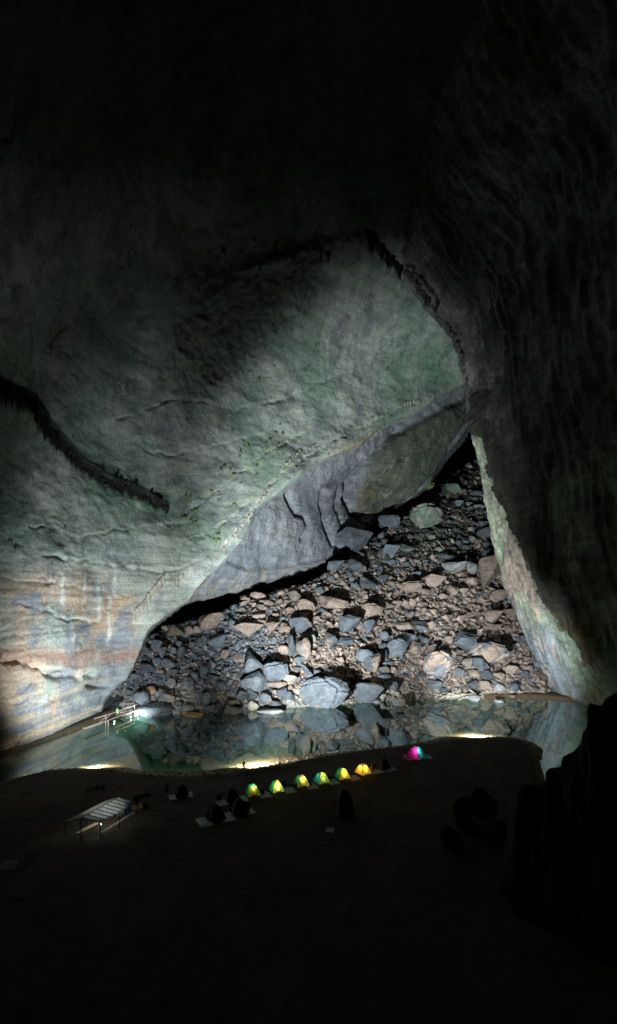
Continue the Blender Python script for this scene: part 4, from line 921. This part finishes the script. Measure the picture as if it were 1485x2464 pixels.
for x, y, l_ in ((241.5, 799, 'the dark red tent and the brightest yellow tent'), (264.5, 795, 'the brightest yellow tent and the lime tent'), (289, 790.5, 'the lime tent and the red-topped yellow tent'), (311.5, 787, 'the red-topped yellow tent and the dim green tent'), (332.5, 782.5, 'the dim green tent and the gold tent'), (353.5, 778.5, 'the gold tent and the orange tent')):
    sheet('ground_tarp', 'grey groundsheet between ' + l_, x, y, 1.5, 1.9, G24, group=gg_)
sheet('ground_tarp', 'grey groundsheet left of the dark red tent at the row end', 221.5, 803.5, 1.4, 1.9, 22)
sheet('ground_tarp', 'grey groundsheet under the unlit red tent beside the orange one', 381, 770.5, 4.6, 2.3, 26)
sheet('ground_tarp', 'groundsheet under the magenta and teal tent', 418, 757, 4.4, 2.0, 10)
sheet('ground_tarp', 'grey groundsheet left of the black tent with the red top edge', 204.5, 823, 1.5, 2.3, 30)
sheet('ground_tarp', 'grey groundsheet between the two dark tents in front of the row', 226.5, 818, 1.7, 2.2, 28)
sheet('ground_tarp', 'grey groundsheet right of the dark red tent in front of the row', 248, 811.5, 1.3, 1.8, 26)
sheet('ground_tarp', 'grey groundsheet under the lone olive tent', 181, 795.5, 3.0, 1.7, 22)
sheet('white_board', 'small white sheet lying alone on the dark sand', 330, 831, 0.85, 0.95, -18, M_TARPW, cat='sheet')
sheet('ground_tarp', 'dim grey tarp on the dark sand far out by the left edge', 9, 866, 1.5, 1.6, 15, plain_mat('dull_tarp', (0.10, 0.11, 0.12)))
sheet('ground_tarp', 'brown mat spread beside the open end of the hut', 139, 806.5, 1.7, 1.3, 30, plain_mat('brown_mat', (0.42, 0.22, 0.14)), cat='mat')

def bag(label, px_, py_, s, mat=M_BLACK, z=1.25, name='backpack'):
    p = on_z(px_, py_, z); v, f = BIG[random.randrange(22)]; zz_ = gz(p[0], p[1])
    root = thing(name, label, 'bag', (p[0], p[1], zz_), random.uniform(0, 3))
    v2 = v * np.array([0.32, 0.22, 0.30]) * s; v2 = v2 * (1 - 0.25 * (v[:, 2:3] > 0.3)); me = raw_mesh('sack', v2 + np.array([0, 0, 0.28 * s]), f, mat); link('sack', me, root)
    MB().tube([(0.18 * s, -0.2 * s, 0.5 * s), (0.22 * s, -0.34 * s, 0.3 * s), (0.18 * s, -0.2 * s, 0.08 * s)], 0.03 * s, 5).build('strap', M_BLACK, root)
M_BLUE = plain_mat('blue_plastic', (0.03, 0.12, 0.42)); M_GREENC = plain_mat('green_cloth', (0.12, 0.2, 0.17)); M_WHITE = plain_mat('white_cloth', (0.6, 0.58, 0.55))
for a in (('black backpack on the groundsheet left of the dark red row tent', 219, 800, 1.6), ('black bag between the brightest yellow tent and the lime tent', 262, 794, 1.2), ('small black bag just left of the lime tent', 267, 791, 0.9),
          ('black bag right of the lime tent', 283.5, 786, 1.2), ('small black bag by the green and lime tent', 310.5, 786, 0.9), ('black bag right of the green and lime tent', 330, 779.5, 0.9),
          ('lumpy dark bag on the sheet right of the dark red front tent', 247.5, 810, 1.6), ('dark bag beside the groundsheet of the black front tent', 207.5, 818.5, 0.9), ('dark bag left of the orange tent', 351, 775, 0.8)): bag(*a)
bag('small blue bag on the sheet between the lime and the yellow tent', 290, 786.5, 0.9, M_BLUE); bag('white bundle just left of the yellow tent with the red and green top', 295, 786.5, 0.9, M_WHITE)
bag('white bundle leaning behind the orange tent', 372.5, 769.5, 1.2, M_WHITE); bag('pale bundle left of the magenta tent', 405.5, 757.5, 1.1, M_WHITE); bag('pale bundle behind the green and lime tent', 326.5, 776, 1.3, M_WHITE)
bag('greenish bag on open sand behind the hut', 88, 791, 1.0, M_GREENC); bag('dark bag on open sand behind the hut', 97, 788, 1.1); bag('second greenish bag beyond the dark bag behind the hut', 103, 787, 0.9, M_GREENC)
bag('dark sack at the far edge of the brown mat', 146, 807, 1.4)
# dark log behind the hut
p0 = on_z(134, 798, 1.4); p1 = on_z(151, 794, 1.4)
lg = thing('log', 'long dark log lying behind the hut', 'log', (p0[0], p0[1], gz(p0[0], p0[1])))
dv = Vector((p1[0] - p0[0], p1[1] - p0[1], gz(p1[0], p1[1]) - gz(p0[0], p0[1])))
MB().tube([Vector((0, 0, 0.2)), dv * 0.5 + Vector((0.05, 0.1, 0.26)), dv + Vector((0, 0, 0.2))], 0.24, 8, 0.15).build('trunk', M_DARK, lg); MB().tube([dv * 0.6 + Vector((0, 0, 0.25)), dv * 0.75 + Vector((0, 0.5, 0.7))], 0.08, 6, 0.03).build('branch', M_DARK, lg)

# ------------------------------------------------------------------ hut with the tarp roof
HB = Vector((-23.0, 50.5, gz(-23, 50.5))); hut = thing('shelter_hut', 'open camp hut with a pale ribbed tarp roof on poles', 'hut', HB)
Ra, Rb = Vector((-24, 48, 4.0)) - HB, Vector((-22.1, 52.9, 4.0)) - HB
Fa, Fb = Vector((-22.25, 48.6, 3.15)) - HB, Vector((-20.15, 53.6, 3.15)) - HB
Ba, Bb = Vector((-26.1, 48.9, 3.15)) - HB, Vector((-23.95, 53.9, 3.15)) - HB
NP = 8
for i in range(NP):
    rows = []
    for t in np.linspace(0, 1, 9):
        u = (i + t * 0.985) / NP; a = Ra.lerp(Rb, u); b2 = Fa.lerp(Fb, u); sg_ = math.sin(math.pi * t)
        rows.append([a.lerp(b2, s) + Vector((0, 0, -0.16 * sg_ + 0.05 * (1 - t) - 0.10 * math.sin(math.pi * s))) for s in np.linspace(0, 1, 7)])
    mb = MB(); mb.grid(rows); mb.grid([[q - Vector((0, 0, 0.012)) for q in r] for r in rows[::-1]]); mb.build('roof_panel', M_ROOFT, hut, True)
for i in range(NP + 1):
    u = i / NP; MB().tube([Ra.lerp(Rb, u) + Vector((0, 0, -0.02)), Fa.lerp(Fb, u) + Vector((0, 0, -0.03))], 0.055, 5).build('rafter', M_BAMBOO, hut)
for i in range(4):
    rows = []
    for t in np.linspace(0, 1, 25):
        u = (i + t * 0.99) / 4; a = Ra.lerp(Rb, u); b2 = Ba.lerp(Bb, u); rows.append([a.lerp(b2, s) + Vector((0, 0, 0.035 * math.sin(t * 6.283 * 3) - 0.02)) for s in np.linspace(0, 1, 5)])
    mb = MB(); mb.grid(rows); mb.grid([[q - Vector((0, 0, 0.012)) for q in r] for r in rows[::-1]]); mb.build('corrugated_sheet', M_ROOFB, hut, True)
for q in (Fa, Fb, Ba, Bb, Fa.lerp(Fb, 0.5), Ba.lerp(Bb, 0.5), Ra, Rb):
    g_ = gz(q.x + HB.x, q.y + HB.y) - HB.z; MB().tube([(q.x, q.y, g_ - 0.2), (q.x, q.y, q.z - 0.05)], 0.045, 6).build('post', M_POST, hut)
for a, b2 in ((Ra, Rb), (Fa, Fb), (Ba, Bb)): MB().tube([a + Vector((0, 0, -0.06)), b2 + Vector((0, 0, -0.06))], 0.045, 6).build('beam', M_BAMBOO, hut)
def table(label, a, b2, w, mat):
    a = Vector(a); b2 = Vector(b2); dv = b2 - a; rz = math.atan2(dv.y, dv.x); L = dv.length; g_ = gz(a.x, a.y); hh = a.z - g_
    r = thing('plank_table', label, 'table', (a.x, a.y, g_), rz)
    for k in range(3): MB().box((L / 2, (k - 1) * w / 3, hh), (L, w / 3 - 0.015, 0.035)).build('plank', mat, r)
    for x in (0.12, L - 0.12):
        for y in (-w / 2 + 0.06, w / 2 - 0.06): MB().tube([(x, y, -0.1), (x, y, hh - 0.02)], 0.03, 6).build('leg', M_BAMBOO, r)
table('pale plank table under the near end of the hut', on_z(81, 831, 2.05), on_z(98.5, 822.5, 2.05), 0.55, M_PLANK)
table('low plank bench along the front of the hut', on_z(101, 833, 1.75), on_z(134, 812, 1.75), 0.35, M_BAMBOO)
p = on_z(78.5, 833.3, 1.35); o = MB().box((p[0], p[1], gz(p[0], p[1]) + 0.12), (0.42, 0.3, 0.22), Euler((0, 0, 0.6)).to_matrix()).build('cool_box', M_TARPW, None, label='small white box at the near end of the hut table', category='box')
for (x, y, z_, c, lab) in ((123, 812.5, 1.5, M_TARPW, 'white box on the ground inside the hut front'), (119.5, 814, 1.5, M_WHITE, 'small pale box beside the white box in the hut')):
    p = on_z(x, y, z_); mb = MB(); mb.box((p[0], p[1], gz(p[0], p[1]) + 0.2), (0.4, 0.35, 0.36)); mb.build('storage_box', c, None, label=lab, category='box')
p = on_z(127, 812.5, 1.35); br = thing('blue_barrel', 'blue plastic barrel at the far end of the hut', 'barrel', (p[0], p[1], gz(p[0], p[1])))
MB().tube([(0, 0, 0), (0, 0, 0.1), (0, 0, 0.45), (0, 0, 0.8), (0, 0, 0.88)], 0.30, 14).build('body', M_BLUE, br); MB().tube([(0, 0, 0.885), (0, 0, 0.93)], 0.25, 14).build('lid', M_BLACK, br)

lz = HB + Vector((-0.5, 1.0, 0.0)); lan = thing('camp_lantern', 'small upright lantern standing under the hut roof', 'lamp', lz)
MB().tube([(0, 0, 0), (0, 0, 0.14)], 0.09, 10).build('base', M_METAL, lan); MB().tube([(0, 0, 0.14), (0, 0, 0.30)], 0.06, 10).build('glass', glow_mat('lantern_glass', (0.9, 1, 0.95), 3.0), lan)
lamp('SPOT', 'lantern_light', (0, 0, 0.42), 520, (0.93, 1, 0.98), lan, tuple(lz + Vector((0.4, 0, 5))), 128, 0.5, 0.08)

# ------------------------------------------------------------------ people
def person(label, loc, rz, joints, edges, radii, colors, extra=None):
    me = bpy.data.meshes.new('person'); names = list(joints); me.from_pydata([joints[n] for n in names], [(names.index(a), names.index(b2)) for a, b2 in edges], [])
    o = bpy.data.objects.new('tmp', me); col.objects.link(o)
    md = o.modifiers.new('s', 'SKIN'); sv = me.skin_vertices[0].data
    for n, s in zip(names, sv): s.radius = (radii[n], radii[n]); s.use_root = (n == 'pelvis')
    sb = o.modifiers.new('u', 'SUBSURF'); sb.levels = 2
    dg = bpy.context.evaluated_depsgraph_get(); dg.update(); m2 = bpy.data.meshes.new_from_object(o.evaluated_get(dg)); bpy.data.objects.remove(o)
    m2.name = 'person'; m2.materials.clear()
    for m in colors: m2.materials.append(m)            # skin, shirt, trousers, hair
    for p in m2.polygons:
        p.use_smooth = True; c = p.center
        if c.z > 1.47: p.material_index = 3 if (c.z > 1.62 or c.y > 0.04) else 0
        elif c.z > 0.93: p.material_index = 0 if (abs(c.x) > 0.24 and c.z < 1.18) else 1
        elif abs(c.x) > 0.27: p.material_index = 0
        elif c.z > colors_cut: p.material_index = 2
        else: p.material_index = 0
    r = link('person', m2, label=label, category='person'); r.location = loc; r.rotation_euler = (0, 0, rz); return r
def body(ls, rs):
    J = dict(pelvis=(0, 0, .95), waist=(0, .01, 1.08), chest=(0, .02, 1.28), neck=(0, .01, 1.47), head=(0, -.01, 1.60), crown=(0, .0, 1.72), nose=(0, -.10, 1.585))
    Rr = dict(pelvis=.13, waist=.12, chest=.14, neck=.055, head=.085, crown=.06, nose=.016); E = [('pelvis', 'waist'), ('waist', 'chest'), ('chest', 'neck'), ('neck', 'head'), ('head', 'crown'), ('head', 'nose')]
    for sd, sp in ((-1, ls), (1, rs)):
        k = 'l' if sd < 0 else 'r'
        for n, r_ in (('sh', .062), ('el', .042), ('wr', .030), ('palm', .032), ('hip', .09), ('kn', .058), ('an', .040), ('heel', .036), ('toe', .028)): J[k + n] = sp[n]; Rr[k + n] = r_
        w = Vector(sp['wr']); pl = Vector(sp['palm']); dv = (pl - w).normalized()
        sidev = dv.cross(Vector((0, 1, 0)));
        if sidev.length < 0.1: sidev = Vector((1, 0, 0))
        sidev.normalize()
        for i in range(4):
            b0 = pl + sidev * (0.024 * (i - 1.5)) + dv * 0.035; tip = b0 + dv * (0.055 + 0.01 * (1 - abs(i - 1.3))) + Vector((0, -0.015, 0))
            J[f'{k}f{i}'] = tuple(b0); J[f'{k}g{i}'] = tuple(tip); Rr[f'{k}f{i}'] = .009; Rr[f'{k}g{i}'] = .008; E += [(k + 'palm', f'{k}f{i}'), (f'{k}f{i}', f'{k}g{i}')]
        J[k + 'th'] = tuple(w + dv * 0.04 + sidev * -0.06); Rr[k + 'th'] = .009; E.append((k + 'wr', k + 'th'))
        E += [('chest', k + 'sh'), (k + 'sh', k + 'el'), (k + 'el', k + 'wr'), (k + 'wr', k + 'palm'), ('pelvis', k + 'hip'), (k + 'hip', k + 'kn'), (k + 'kn', k + 'an'), (k + 'an', k + 'heel'), (k + 'heel', k + 'toe')]
    return J, E, Rr
colors_cut = 0.45
# standing on the bank, seen from behind: one arm folded, the other hanging, weight on one leg
J, E, Rr = body(dict(sh=(-.19, .02, 1.40), el=(-.29, -.02, 1.14), wr=(-.12, -.17, 1.12), palm=(-.04, -.19, 1.15), hip=(-.10, 0, .90), kn=(-.09, -.02, .50), an=(-.06, .02, .09), heel=(-.06, .05, .035), toe=(-.08, -.12, .03)),
                dict(sh=(.19, .02, 1.40), el=(.28, .05, 1.12), wr=(.23, -.02, .90), palm=(.21, -.03, .82), hip=(.10, 0, .90), kn=(.16, -.03, .50), an=(.22, .04, .09), heel=(.22, .07, .035), toe=(.25, -.10, .03)))
pb = on_z(243.8, 772.4, 0.75)
person('person in dark clothes standing on the lit bank facing the water', (pb[0], pb[1], gz(pb[0], pb[1])), math.radians(170), J, E, Rr, [M_SKIN, plain_mat('dark_shirt', (0.03, 0.035, 0.03)), plain_mat('dark_shorts', (0.05, 0.05, 0.03)), M_BLACK])
# dark person by the olive tent
J3, E3, R3 = body(dict(sh=(-.19, .02, 1.40), el=(-.24, .02, 1.13), wr=(-.23, -.05, .88), palm=(-.23, -.07, .80), hip=(-.09, 0, .90), kn=(-.09, -.02, .50), an=(-.09, .02, .09), heel=(-.09, .05, .035), toe=(-.10, -.12, .03)),
                  dict(sh=(.19, .02, 1.40), el=(.24, .02, 1.13), wr=(.23, -.05, .88), palm=(.23, -.07, .80), hip=(.09, 0, .90), kn=(.09, -.02, .50), an=(.09, .02, .09), heel=(.09, .05, .035), toe=(.10, -.12, .03)))
pd = on_z(166.7, 796, 1.25)
person('person in black standing left of the lone olive tent', (pd[0], pd[1], gz(pd[0], pd[1])), math.radians(200), J3, E3, R3, [M_SKIN, M_BLACK, M_BLACK, M_BLACK])

# ------------------------------------------------------------------ bamboo bridge
da = Vector(on_z(84, 728.5, 1.15)); db = Vector(on_z(136.4, 710, 1.0)); bo = da.copy(); dirv = (db - da); Lb = dirv.length; dirn = dirv.normalized(); sidev = Vector((-dirn.y, dirn.x, 0))
bridge = thing('bamboo_bridge', 'narrow bamboo footbridge with one handrail over the inlet below the left wall', 'bridge', bo)
for k in (-0.28, -0.09, 0.09, 0.28): MB().tube([sidev * k + dirn * t * Lb + Vector((0, 0, 0.03 * math.sin(7 * t + k * 9))) for t in np.linspace(0, 1, 9)], 0.075, 6).build('deck_pole', M_BAMBOO, bridge)
hr_ = [sidev * 0.33 + dirn * t * Lb + Vector((0, 0, 1.08 + 0.03 * math.sin(9 * t))) for t in np.linspace(0.20, 0.99, 8)]
MB().tube(hr_, 0.075, 6).build('handrail', M_BAMBOO, bridge)
for t, lo in ((0.40, -4.0), (0.985, -0.9)):
    MB().tube([sidev * 0.33 + dirn * t * Lb + Vector((0, 0, lo)), sidev * 0.33 + dirn * t * Lb + Vector((0, 0, 1.2))], 0.08, 6).build('post', M_BAMBOO, bridge)
    MB().tube([sidev * -0.30 + dirn * t * Lb + Vector((0, 0, lo)), sidev * -0.30 + dirn * t * Lb + Vector((0, 0, 0.05))], 0.08, 6).build('post', M_BAMBOO, bridge)
MB().tube([sidev * 0.33 + dirn * 0.40 * Lb + Vector((0, 0, 0.2)), sidev * 0.33 + dirn * 0.50 * Lb + Vector((0, 0, 1.05))], 0.045, 5).build('brace', M_BAMBOO, bridge)
MB().tube([sidev * 0.33 + dirn * 0.39 * Lb + Vector((0, 0, 0.6)), sidev * 0.33 + dirn * 0.27 * Lb + Vector((0, 0, 0.0))], 0.045, 5).build('brace', M_BAMBOO, bridge)
# walker on the bridge
J2, E2, R2 = body(dict(sh=(-.17, .02, 1.40), el=(-.22, -.02, 1.13), wr=(-.20, -.20, 1.02), palm=(-.19, -.27, 1.0), hip=(-.09, 0, .90), kn=(-.09, -.20, .52), an=(-.09, -.30, .10), heel=(-.09, -.28, .035), toe=(-.09, -.46, .05)),
                  dict(sh=(.17, .02, 1.40), el=(.22, .08, 1.13), wr=(.21, .05, .90), palm=(.21, .03, .82), hip=(.09, 0, .90), kn=(.09, .05, .50), an=(.09, .24, .14), heel=(.09, .29, .09), toe=(.09, .14, .03)))
tpar = 0.60; pw = bo + dirn * Lb * tpar
wk = person('person in a bright green shirt walking across the bamboo bridge', (pw.x, pw.y, pw.z + 0.06), math.atan2(dirn.y, dirn.x) + math.radians(90), J2, E2, R2, [M_SKIN, plain_mat('green_shirt', (0.25, 0.75, 0.2)), plain_mat('pale_shorts', (0.5, 0.45, 0.42)), plain_mat('orange_cap', (0.75, 0.22, 0.05))])
wk.scale = (1.15, 1.15, 1.1)
for px_, py_, pwr, lab in ((114.4, 721.5, 60, 'small lamp hanging low over the water under the middle of the bridge'), (130.8, 717.3, 60, 'small lamp hanging over the water under the far end of the bridge')):
    p = Vector(on_z(px_, py_, 0.28)); r = thing('hanging_lamp', lab, 'lamp', p)
    MB().tube([(0, 0, 0.1), (0, 0, 0.85)], 0.012, 4).build('cord', M_BLACK, r); MB().tube([(0, 0, 0.08), (0, 0, 0.16)], 0.16, 10, 0.03).build('shade', M_METAL, r)
    MB().tube([(0, 0, -0.04), (0, 0, 0.07)], 0.07, 8).build('bulb', M_LAMP, r); lamp('POINT', 'lamp_light', (0, 0, -0.1), pwr, (0.95, 1, 0.97), r, size=0.06)
p = Vector(on_z(139.5, 714.2, 0.35)); r = thing('flood_lamp', 'lamp shining on the low boulder at the bridge end', 'lamp', p + Vector((0, -1.2, 0)))
MB().tube([(0, 0, -1.6), (0, 0, -0.05)], 0.02, 5).build('stake', M_METAL, r); MB().box((0, 0, 0.05), (0.2, 0.12, 0.16)).build('housing', M_METAL, r); MB().box((0, 0.064, 0.05), (0.16, 0.006, 0.12)).build('lens', M_LAMP, r)
lamp('POINT', 'lamp_light', (0, 0.35, 0.1), 1600, (0.9, 0.97, 1), r, size=0.08)

# driftwood on the far shore, pebbles by the lamp
dw = Vector(at((1700 + 340 / 2.475) / 4, (2200 + 1440 / 2.475) / 4, 122.0)); dwr = thing('driftwood_pile', 'tangled pile of pale driftwood on the far shore', 'driftwood', dw)
for k in range(18):
    x = random.uniform(-5, 5); a = random.gauss(0.15, 0.5); L = random.uniform(3, 8)
    q0 = Vector((x - L / 2 * math.cos(a), random.uniform(-1.5, 1), random.uniform(-0.9, 0.6) - 0.25 * L * math.sin(a))); q1 = Vector((x + L / 2 * math.cos(a), random.uniform(-1, 1), q0.z + L * 0.5 * math.sin(a)))
    MB().tube([q0, q0.lerp(q1, 0.5) + Vector((0, 0, random.uniform(-.3, .5))), q1], 0.13, 5, 0.05).build('branch', M_WOOD, dwr)
VV = []; FF = []; CC = []; off = 0
for i in range(2600):
    if i < 2200:
        t = rng.uniform(0, 1); xx = np.interp(t, [0, 1], [-44, 40]); j = rng.integers(len(crest) - 6); a = np.array(crest[j]); b2 = np.array(crest[j + 1]); q = a + (b2 - a) * rng.uniform(); q = q + np.array([0, rng.normal(2.2, 2.2)])
    else: q = np.array([rng.normal(-3.5, 3.5), 0]); q[1] = np.interp(q[0], [c[0] for c in crest[:14]], [c[1] for c in crest[:14]]) + rng.normal(2.0, 1.3)
    v, f = SMALL[rng.integers(len(SMALL))]; s = 0.05 * (1 - rng.uniform()) ** (-0.45); s = min(s, 0.22)
    VV.append(v * s * np.array([1, 1, .6]) + np.array([q[0], q[1], s * 0.25])); FF.append(f + off); off += len(v); CC.append(np.full((len(v), 3), rng.uniform(0.10, 0.3)) * np.array([1.05, 0.95, 0.8]))
VVc = np.concatenate(VV); zz_ = ground_z(VVc[:, 0], VVc[:, 1]); VVc[:, 2] += zz_
link('beach_pebbles', raw_mesh('beach_pebbles', VVc, np.concatenate(FF), M_SCREE, np.concatenate(CC), smooth=False), kind='stuff', label='pebbles strewn along the sandbank edge', category='pebbles')

pw_, nw_ = hit(WALL, 54.5, 673.5)
if pw_ is not None:
    o = link('boulder', BIG_ME[3], label='pale stone wedged in the dark hollow of the left cave wall', category='boulder'); o.material_slots[0].link = 'OBJECT'; o.material_slots[0].material = M_PALE
    o.location = pw_; s_ = pw_.y / F; o.scale = (7 * s_, 4 * s_, 5 * s_)
